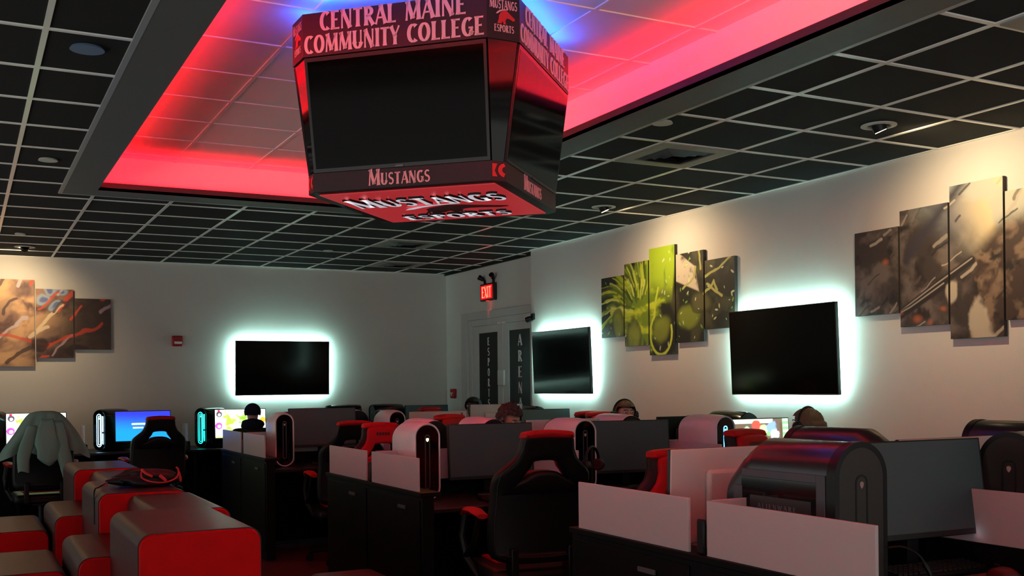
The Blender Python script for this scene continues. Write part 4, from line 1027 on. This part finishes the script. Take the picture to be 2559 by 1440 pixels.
dup(low, (4.20, 4.62, 0), PI+.1, 'red fronted chair in front of the lit game screen on the right')
make_chair('red fronted chair facing the camera behind the foreground bench', (3.24, 4.13, 0), PI-.1, lift=-.105)

# =================================================================== OTTOMANS
def rr(x0, x1, z1, r, inset=0, n=6):
    x0 += inset; x1 -= inset; z1 -= inset
    P = [(x0, 0.004)]+[(x0+r-r*math.cos(a), z1-r+r*math.sin(a)) for a in np.linspace(0, PI/2, n+1)]+[(x1-r+r*math.sin(a), z1-r+r*math.cos(a)) for a in np.linspace(0, PI/2, n+1)]+[(x1, 0.004)]
    return P
def make_ottoman(label, x0, x1, y0, y1, h):
    w, d = x1-x0, y1-y0
    t = thing('step_ottoman', label, 'ottoman', ((x0+x1)/2, (y0+y1)/2, 0), 0, 'red and brown step ottomans')
    r = .055
    core = MB(); R = rr(-w/2, w/2, h, r, .004)
    core.loft([[(x*.985, -d/2+.0, z*.994) for x, z in R], [(x, -d/2+.012, z) for x, z in R], [(x, d/2-.012, z) for x, z in R], [(x*.985, d/2, z*.994) for x, z in R]])
    core.build('red_side_panel', red_vinyl, t, angle=30)
    a, b = rr(-w/2, w/2, h, r), rr(-w/2, w/2, h, r-.002, .0036)
    wr = MB(); ny = 9
    rnd = random.Random(int(x0*1000+y0*77))
    rings = []
    for i in range(ny):
        y = -d/2+.014+(d-.028)*i/(ny-1); dz = .004*math.sin(i*2.1+rnd.random()*2)
        rings.append([(x, y, z+(dz if z > h-.01 and abs(x) < w*.3 else 0)) for x, z in a]+[(x, y, z) for x, z in b[::-1]])
    wr.loft(rings); wr.build('brown_wrap', brown_leather, t, angle=30)
    return t
make_ottoman('largest red fronted ottoman with brown top in the left foreground', .605, 1.092, 4.34, 5.235, .90)
make_ottoman('narrow ottoman just behind the largest ottoman', .80, 1.17, 5.245, 6.14, .888)
make_ottoman('tall ottoman under the black drawstring bag', .655, 1.135, 6.15, 7.06, .90)
make_ottoman('narrow ottoman half hidden behind the drawstring bag', .80, 1.135, 7.07, 8.09, .888)
make_ottoman('tall ottoman farthest back, near the draped jacket chair', .70, 1.175, 8.10, 9.01, .90)
make_ottoman('middle height ottoman to the left of the largest ottoman', .468, .775, 5.245, 6.14, .69)
make_ottoman('middle height ottoman farther back, left of the bag ottoman', .50, .79, 7.07, 8.09, .688)
make_ottoman('lowest ottoman cut by the bottom left corner of the photo', -.12, .455, 5.60, 6.42, .585)
make_ottoman('lowest ottoman at the left edge, second from the front', -.10, .485, 7.30, 8.24, .585)
make_ottoman('red topped ottoman peeking in at the bottom edge of the photo', 1.66, 2.06, 4.55, 5.64, .452)

# =================================================================== BAG AND JACKET
def lump(mb, c, sx, sy, sz, amp, seed, m=None, sub=3, flat=None):
    r = bmesh.ops.create_icosphere(mb.bm, subdivisions=sub, radius=1)
    rs = random.Random(seed); ph = [rs.random()*6 for _ in range(6)]
    k = mb.mi(m)
    for v in r['verts']:
        x, y, z = v.co
        w = 1+amp*(math.sin(3*x+ph[0])*math.cos(4*y+ph[1])+.7*math.sin(6*z+5*x+ph[2])+.5*math.sin(9*y+7*z+ph[3]))
        v.co = Vector((c[0]+x*sx*w, c[1]+y*sy*w, c[2]+z*sz*w))
        if flat is not None and v.co.z < flat: v.co.z = flat
    for f in set(f for v in r['verts'] for f in v.link_faces): f.material_index = k
t = thing('drawstring_bag', 'black drawstring bag with red trim and cord lying on an ottoman', 'bag', (.94, 6.55, .904), .05)
bb = MB(); lump(bb, (.03, 0, .035), .185, .15, .062, .10, 5, flat=.0, sub=4); bb.build('bag_body', M('bag_nylon', (12, 12, 13), .6, bump=.4, bscale=60), t, angle=60)
bn = MB(); bn.loft([[(x, .11*k_*math.cos(a)*.75, .03+.034*k_*math.sin(a)) for a in np.linspace(0, 2*PI, 13)[:-1]] for x, k_ in ((-.12, .9), (-.17, .5), (-.205, .25))]); bn.build('bag_neck', M('bag_nylon'), t, angle=60)
rt = MB()
arcp = spline([(-.02, -.10, .095), (-.03, -.152, .055), (.02, -.172, .03), (.10, -.168, .024), (.17, -.13, .045), (.19, -.09, .085), (.185, -.06, .10)], 5, False); rt.tube(arcp, .005, 8)
rt.tube(spline([(-.02, -.10, .098), (-.005, -.13, .078), (.03, -.148, .058)], 5, False), .008, 8); rt.tube(spline([(.07, -.15, .062), (.09, -.166, .044), (.10, -.168, .03)], 5, False), .010, 8)
rt.tube([(.19, -.10, .075), (.195, -.118, .04), (.192, -.13, .02)], .007, 8)
rt.build('red_trim', M('bag_red', (200, 48, 40), .5), t)
cd = MB()
for o_ in (0, .018): cd.tube(spline([(-.20, -.02-o_, .03), (-.255, -.08-o_, .008), (-.285, -.14-o_, .004), (-.297, -.17-o_, -.04), (-.2975, -.18-o_, -.11), (-.297, -.178-o_, -.19)], 5, False), .0028, 6)
cd.build('draw_cord', blackp_m, t)
MB().box(-.235, -.05, .004, -.2, -.03, .03, M('bag_tag', (150, 90, 84), .5)).build('cord_tag', None, t, bevel=.003)

jm = M('jacket_fleece', (134, 166, 152), .9, spec=.1, bump=.5, bscale=260, var=.05)
t = thing('hooded_jacket', 'pale green hooded jacket draped over a gaming chair at the far left', 'jacket', (.69, 11.47, 0), .05)
# back of the jacket falling over the chair back: columns follow the chair outline
def drape_pt(u, v):
    """u -1..1 across, v 0..1 from the chair top down"""
    wtop, wbot = .14, .395
    w = wtop+(wbot-wtop)*min(1, v/.85)**.85
    x = u*w
    z = 1.262-.03*abs(u)**3-v*(.40-.0*abs(u))-.03*math.cos(u*6)*v
    y = -.40-.08*math.sin(min(1, v*2)*PI/2)+.05*abs(u)**2+.03*math.sin(u*13+v*3)*v
    return (x, y, z)
jb = MB(); rows = []
nu, nv = 33, 16
for j in range(nv+1): rows.append([drape_pt(-1+2*i/nu, j/nv) for i in range(nu+1)])
back_rows = [[(x*.9, y+.34-.12*j/nv, z-.02-.02*j/nv) for x, y, z in rows[j]] for j in range(nv+1)]
sheet = back_rows[::-1][4:]+rows
jb.loft(sheet, None, False, False, closed=False)
o = jb.build('jacket_body', jm, t, angle=80); so = o.modifiers.new('thick', 'SOLIDIFY'); so.thickness = .012; so.offset = 1
def hang(name, pts, rads, fl=.55, seed=1, n=18):
    b = MB(); rings = []; rs = random.Random(seed); ph = rs.random()*6
    P = spline(pts, 5, False); K = len(P)
    Rr = [np.interp(i/(K-1), np.linspace(0, 1, len(rads)), rads) for i in range(K)]
    for i, p in enumerate(P):
        rings.append([(p[0]+Rr[i]*math.cos(a)*(1+.10*math.sin(3*a+i*.5+ph)), p[1]+Rr[i]*fl*math.sin(a), p[2]+.012*math.sin(2*a+ph)*(Rr[i]/.06)) for a in np.linspace(0, 2*PI, n+1)[:-1]])
    b.loft(rings); return b.build(name, jm, t, angle=80)
hang('sleeve', [(-.12, -.47, 1.13), (-.165, -.50, 1.0), (-.20, -.505, .86), (-.205, -.50, .70)], [.05, .062, .058, .048], seed=2)
hang('sleeve', [(.09, -.47, 1.17), (.115, -.52, 1.02), (.135, -.55, .85), (.165, -.55, .70), (.18, -.545, .58)], [.045, .066, .07, .056, .028], seed=4)
hang('hood', [(.0, -.48, 1.19), (.0, -.53, 1.05), (.005, -.55, .93), (.01, -.545, .82), (.015, -.535, .755)], [.05, .085, .122, .10, .02], fl=.42, seed=7, n=24)
bt = MB(); bt.ball((.045, -.478, 1.165), .009, .005, .009); bt.ball((.33, -.41, .905), .010, .006, .010); bt.build('snap_button', blackp_m, t)

# =================================================================== PEOPLE
skin_a = M('skin_light', (206, 156, 134), .5, var=.04); skin_b = M('skin_dark', (84, 54, 42), .5, var=.05)
def skin_mesh(name, verts, edges, radii, levels=2, root=0):
    me = bpy.data.meshes.new(name); me.from_pydata(verts, edges, [])
    o = bpy.data.objects.new(name, me); COL.objects.link(o)
    m = o.modifiers.new('skin', 'SKIN'); m.use_smooth_shade = True
    for i, r in enumerate(radii):
        sv = me.skin_vertices[0].data[i]; sv.radius = r if isinstance(r, tuple) else (r, r); sv.use_root = (i == root)
    s_ = o.modifiers.new('sub', 'SUBSURF'); s_.levels = levels; s_.render_levels = levels
    me2 = bpy.data.meshes.new_from_object(o.evaluated_get(bpy.context.evaluated_depsgraph_get()))
    bpy.data.objects.remove(o); return me2
def person(label, loc, rz, top, skin, shirt, pants, hair, hair_kind, lean=0.0, bow=0.0, hood=None):
    """seated, facing +y, hands forward at desk height; top = height of the crown"""
    t = thing('person', label, 'person', loc, rz)
    hz = top-.105                                 # head centre
    hy = .05+lean
    V, E, Rd = [], [], []
    def add(p, r, a=None):
        V.append(p); Rd.append(r)
        if a is not None: E.append((a, len(V)-1))
        return len(V)-1
    pel = add((0, -.05, .56), (.15, .12)); sp = add((0, -.05+lean*.3, .74), (.135, .10), pel); ch = add((0, -.03+lean*.7, hz-.30), (.16, .11), sp)
    nk0 = add((0, -.01+lean*.9, hz-.175), (.075, .07), ch); nk = add((0, hy-.03, hz-.12), (.055, .056), nk0)
    jaw = add((0, hy+.0, hz-.055), (.062, .072), nk); hd = add((0, hy-.005, hz+.01), (.078, .094), jaw); cr = add((0, hy-.01, hz+.058), (.06, .072), hd)
    for s in (-1, 1):
        sh = add((s*.185, -.02+lean*.8, hz-.24), .072, ch); el = add((s*.25, .12+lean, hz-.44), .046, sh); wr = add((s*.15, .37, .83), .03, el)
        pm = add((s*.145, .43, .825), (.036, .018), wr)
        for f in range(4):
            fx = s*(.145+(.027-.018*f)); L = (.06, .07, .066, .05)[f]
            a = add((fx, .475, .826), .0085, pm); b_ = add((fx*1.005, .475+L*.55, .822), .0078, a); add((fx*1.005, .475+L, .806), .0068, b_)
        th = add((s*(.145-.035), .425, .82), .010, pm); add((s*(.145-.05), .455, .812), .008, th)
        hp = add((s*.09, -.02, .53), .092, pel); kn = add((s*.13, .40, .53), .066, hp); an = add((s*.13, .38, .12), .042, kn); add((s*.13, .50, .055), (.042, .036), an)
    me = skin_mesh('body', V, E, Rd)
    me.name = 'body'; me.materials.clear()
    for m in (shirt, skin, pants, blackp_m): me.materials.append(m)
    for p in me.polygons:
        c = p.center
        p.material_index = 3 if c.z < .13 else 2 if c.z < .62 and c.y > -.3 and not (c.z > .5 and c.y < -.16 and c.z > .58) else 1 if (c.z > hz-.15 or (c.y > .34 and c.z > .7)) else 0
        p.use_smooth = True
    body = bpy.data.objects.new('body', me); COL.objects.link(body); body.parent = t
    # face
    fy = hy+.088
    nb = MB(); nb.loft([[(-.008, fy-.008, hz+.02), (.008, fy-.008, hz+.02), (.004, fy-.002, hz+.022), (-.004, fy-.002, hz+.022)], [(-.016, fy-.01, hz-.03), (.016, fy-.01, hz-.03), (.009, fy+.018, hz-.026), (-.009, fy+.018, hz-.026)]]); nb.build('nose', skin, body, bevel=.004)
    for s in (-1, 1):
        e = MB(); e.ball((s*.031, fy-.014, hz+.008), .012, .009, .009, M('eye_white', (225, 222, 218), .3), 10, 8); e.ball((s*.031, fy-.007, hz+.008), .0055, .004, .0055, M('iris_dark', (34, 24, 20), .2), 8, 6); e.build('eye', None, body)
        b_ = MB(); b_.tube([(s*.015, fy-.004, hz+.027), (s*.032, fy-.006, hz+.032), (s*.047, fy-.014, hz+.026)], .0035, 6); b_.build('eyebrow', hair, body)
        ea = MB(); ea.ball((s*.081, hy-.005, hz-.005), .011, .02, .03, None, 10, 8); ea.build('ear', skin, body)
    mo = MB(); mo.tube([(-.022, fy-.012, hz-.056), (0, fy-.004, hz-.054), (.022, fy-.012, hz-.056)], [.003, .0055, .003], 6); mo.build('mouth', M('lips', (150, 84, 80), .5), body)
    # hair
    hb = MB(); rs = random.Random(int(loc[0]*100))
    r = bmesh.ops.create_icosphere(hb.bm, subdivisions=5 if hair_kind != 'cap' else 4, radius=1)
    long_ = hair_kind == 'long'
    ph = [rs.random()*6 for _ in range(8)]
    dele = []
    for v in r['verts']:
        x, y, z = v.co
        k = 1.0
        if hair_kind == 'curly': k += .10*math.sin(13*x+ph[0])*math.sin(12*y+ph[1])*math.cos(11*z+ph[2])+.08*math.sin(23*x+17*z+ph[3])*math.sin(21*y+ph[4])
        elif hair_kind in ('short', 'long'): k += .018*math.sin(30*math.atan2(x, y+.2)+4*z+ph[0])+.012*math.sin(17*math.atan2(x, y)+9*z+ph[1])
        v.co = Vector((x*.094*k, hy-.012+y*.112*k, hz+.012+z*(.098 if hair_kind != 'curly' else .11)*k))
        low = -.01 if y > .25 else (-.035 if not long_ else -.20)
        if y > .35 and z < .42 and hair_kind != 'cap': dele.append(v)
        elif z < (-.45 if not long_ else -.95): dele.append(v)
        if long_ and z < .1 and y < .35: v.co.z -= .17*(.1-z); v.co.x *= 1+.18*(.1-z); v.co.y -= .02
    bmesh.ops.delete(hb.bm, geom=dele, context='VERTS')
    ho = hb.build('cap' if hair_kind == 'cap' else 'hair', hair, body, angle=70)
    if hood:
        h = MB(); lump(h, (0, hy-.055, hz-.135), .125, .115, .075, .05, 3); h.build('hood', hair, body, angle=80)
    if bow:
        # head and torso tip forward together about the hips
        mt = Matrix.Translation((0, -.05, .56)) @ Matrix.Rotation(-bow, 4, 'X') @ Matrix.Translation((0, .05, -.56))
        for v in me.vertices:
            w = min(1, max(0, (v.co.z-.62)/.3)) if v.co.y < .34 or v.co.z > .95 else 0
            v.co = v.co.lerp(mt @ v.co, w)
        for o in body.children: o.matrix_local = mt
    return t, (hz, hy)
def headset(label, loc, rz, r=.098, group='headsets'):
    """head centre at origin, facing +y"""
    t = thing('headset', label, 'headset', loc, rz, group)
    b = MB(); b.tube([(r*math.cos(a), -.01, r*1.12*math.sin(a)) for a in np.linspace(-.12, PI+.12, 25)], .009, 8); b.build('headband', blackp_m, t)
    for s in (-1, 1):
        c = MB(); c.cyl((s*(r-.012), -.01, -.02), (s*(r+.022), -.01, -.02), .040, .034, 20); c.build('ear_cup', blackp_m, t, bevel=.006)
        c = MB(); c.cyl((s*(r-.022), -.01, -.02), (s*(r-.011), -.01, -.02), .036, .04, 20); c.build('ear_pad', M('ear_pad', (54, 26, 24), .7), t, bevel=.004)
    m = MB(); m.tube([(-r-.01, .0, -.04), (-r, .06, -.075), (-.06, .105, -.085)], .0035, 6); m.build('microphone', blackp_m, t)
    return t
H = lambda n, c, **k: M(n, c, .55, bump=.6, bscale=90, var=.15, vscale=40, **k)
dark_cloth = M('dark_cloth', (30, 32, 30), .9, spec=.1, bump=.3); navy = M('navy_knit', (30, 34, 50), .9, spec=.1, bump=.5, bscale=150)
olive = M('olive_cloth', (46, 48, 26), .9, spec=.1, bump=.3); jeans = M('dark_jeans', (26, 28, 36), .9, spec=.1); purple = M('purple_lit_cloth', (84, 40, 74), .85, spec=.1, bump=.3); grey_c = M('grey_cloth', (96, 94, 98), .9, spec=.1, bump=.3)  # purple light on the blond person's shoulders is put into the cloth colour
person('person in a dark cap and olive top facing the lit green screen, seen from behind', (2.93, 12.02, 0), -.25, 1.295, skin_a, olive, jeans, navy, 'cap', hood=True)
person('person with short black hair beside the beige monitor, head turned aside', (5.11, 10.72, 0), PI-.9, 1.345, skin_b, dark_cloth, jeans, H('hair_black', (14, 13, 13)), 'short')
P3, h3 = person('person with curly brown hair bending over the middle bench', (3.69, 7.62, 0), PI+.25, 1.42, skin_a, grey_c, jeans, H('hair_brown', (62, 42, 36)), 'curly', bow=.42)
P4, h4 = person('person with brown hair, headset and bare forehead, below the green canvases', (4.88, 7.38, 0), PI-.15, 1.335, skin_a, dark_cloth, jeans, H('hair_chestnut', (92, 66, 52)), 'short')
P5, h5 = person('person with blond hair and purple lit top seen from behind, right of the lit game screen', (4.93, 5.22, 0), .12, 1.30, skin_a, purple, jeans, H('hair_blond', (92, 76, 54)), 'long')
def on_head(label, loc, rz, hz, hy, bow=0):
    p = Vector((0, hy-.005, hz+.005))
    if bow: p = Matrix.Translation((0, -.05, .56)) @ Matrix.Rotation(-bow, 4, 'X') @ Matrix.Translation((0, .05, -.56)) @ p
    q = Matrix.Rotation(rz, 3, 'Z') @ p
    o = headset(label, (loc[0]+q.x, loc[1]+q.y, loc[2]+q.z), rz)
    if bow: o.rotation_euler = (-bow, 0, rz)
    return o
on_head('headset worn by the person with bare forehead', (4.88, 7.38, 0), PI-.15, *h4)
on_head('headset worn by the blond person', (4.93, 5.22, 0), .12, *h5)
dup(chair, (3.69, 7.70, 0), PI+.25, 'gaming chair under the curly haired person')
dup(chair, (4.88, 7.44, 0), PI-.15, 'gaming chair under the person with bare forehead')
make_chair('gaming chair under the blond person', (4.93, 5.16, 0), .12, lift=-.13)
# spare headset on a stand beside the white tower
hs = headset('spare black headset on a stand, right of the nearest big chair', (3.50, 5.66, .985), .5, r=.085)
MB().cyl((0, -.01, .092), (0, -.01, -.206), .008, n=10).build('stand_post', blackp_m, hs); MB().cyl((0, -.01, -.2135), (0, -.01, -.202), .05, n=20).build('stand_foot', blackp_m, hs)

# =================================================================== DESK TOP ITEMS
def make_keyboard(label, loc, rz, glow=None):
    t = thing('keyboard', label, 'keyboard', loc, rz, 'keyboards on the benches')
    b = MB(); b.loft([[(-.22, -.07, 0), (.22, -.07, 0), (.22, -.07, .012), (-.22, -.07, .012)], [(-.22, .07, 0), (.22, .07, 0), (.22, .07, .026), (-.22, .07, .026)]]); b.build('keyboard_case', blackp_m, t, bevel=.003)
    for r in range(5):
        k = MB(); y = -.05+r*.024; z = .014+.0023*r
        for c in range(18):
            if r == 0 and 4 <= c <= 8: continue
            x = -.205+c*.0238; k.box(x-.009, y-.009, z, x+.009, y+.009, z+.008)
        if r == 0: k.box(-.115, y-.009, z, -.005, y+.009, z+.008)
        k.build('key_row', M('key_caps', (26, 25, 24), .45) if not glow else glow, t, smooth=False)
    return t
kb = make_keyboard('black keyboard in front of the dark foreground monitor', (3.12, 2.705, DESK+.001), -.05)
dup(kb, (3.02, 5.78, DESK+.001), 0, 'black keyboard in front of the monitor behind the nearest big chair')
def make_mouse(label, loc, rz):
    t = thing('computer_mouse', label, 'mouse', loc, rz, 'mice on the benches')
    b = MB(); lump(b, (0, 0, .0), .032, .06, .036, .02, 2, flat=0, sub=3); b.build('mouse_body', M('mouse_red', (84, 18, 20), .4), t, angle=70)
    MB().box(-.004, .015, .034, .004, .035, .042).build('scroll_wheel', blackp_m, t, bevel=.002)
    return t
make_mouse('red mouse at the bottom right corner of the photo', (3.285, 2.53, DESK+.003), .3)
t = tag(MB().box(-.30, -.10, 0, .275, .06, .003).build('mouse_mat', M('mat_red_lit', (120, 44, 44), .8, var=.3, vscale=6), None, bevel=.001), 'mat coloured as red lit under the mouse at the bottom right corner', 'mouse mat'); t.location = (3.06, 2.55, DESK)  # red glow falling on the mat is put into its colour
t.location.z = DESK; kb.location.z = DESK+.0035
cb = MB(); cb.tube(spline([(2.67, 2.485, .93), (2.70, 2.45, .935), (2.735, 2.42, .91), (2.75, 2.40, .87), (2.77, 2.37, .80), (2.80, 2.32, .778), (2.87, 2.25, .776)], 6, False), .0035, 6)
t = tag(cb.build('headset_cable', blackp_m), 'thin black cable hanging from the large foreground tower', 'cable')
MB().tube([(2.744, 2.409, .888), (2.749, 2.402, .872), (2.756, 2.392, .846)], [.006, .009, .006], 10).build('cable_control', blackp_m, t)
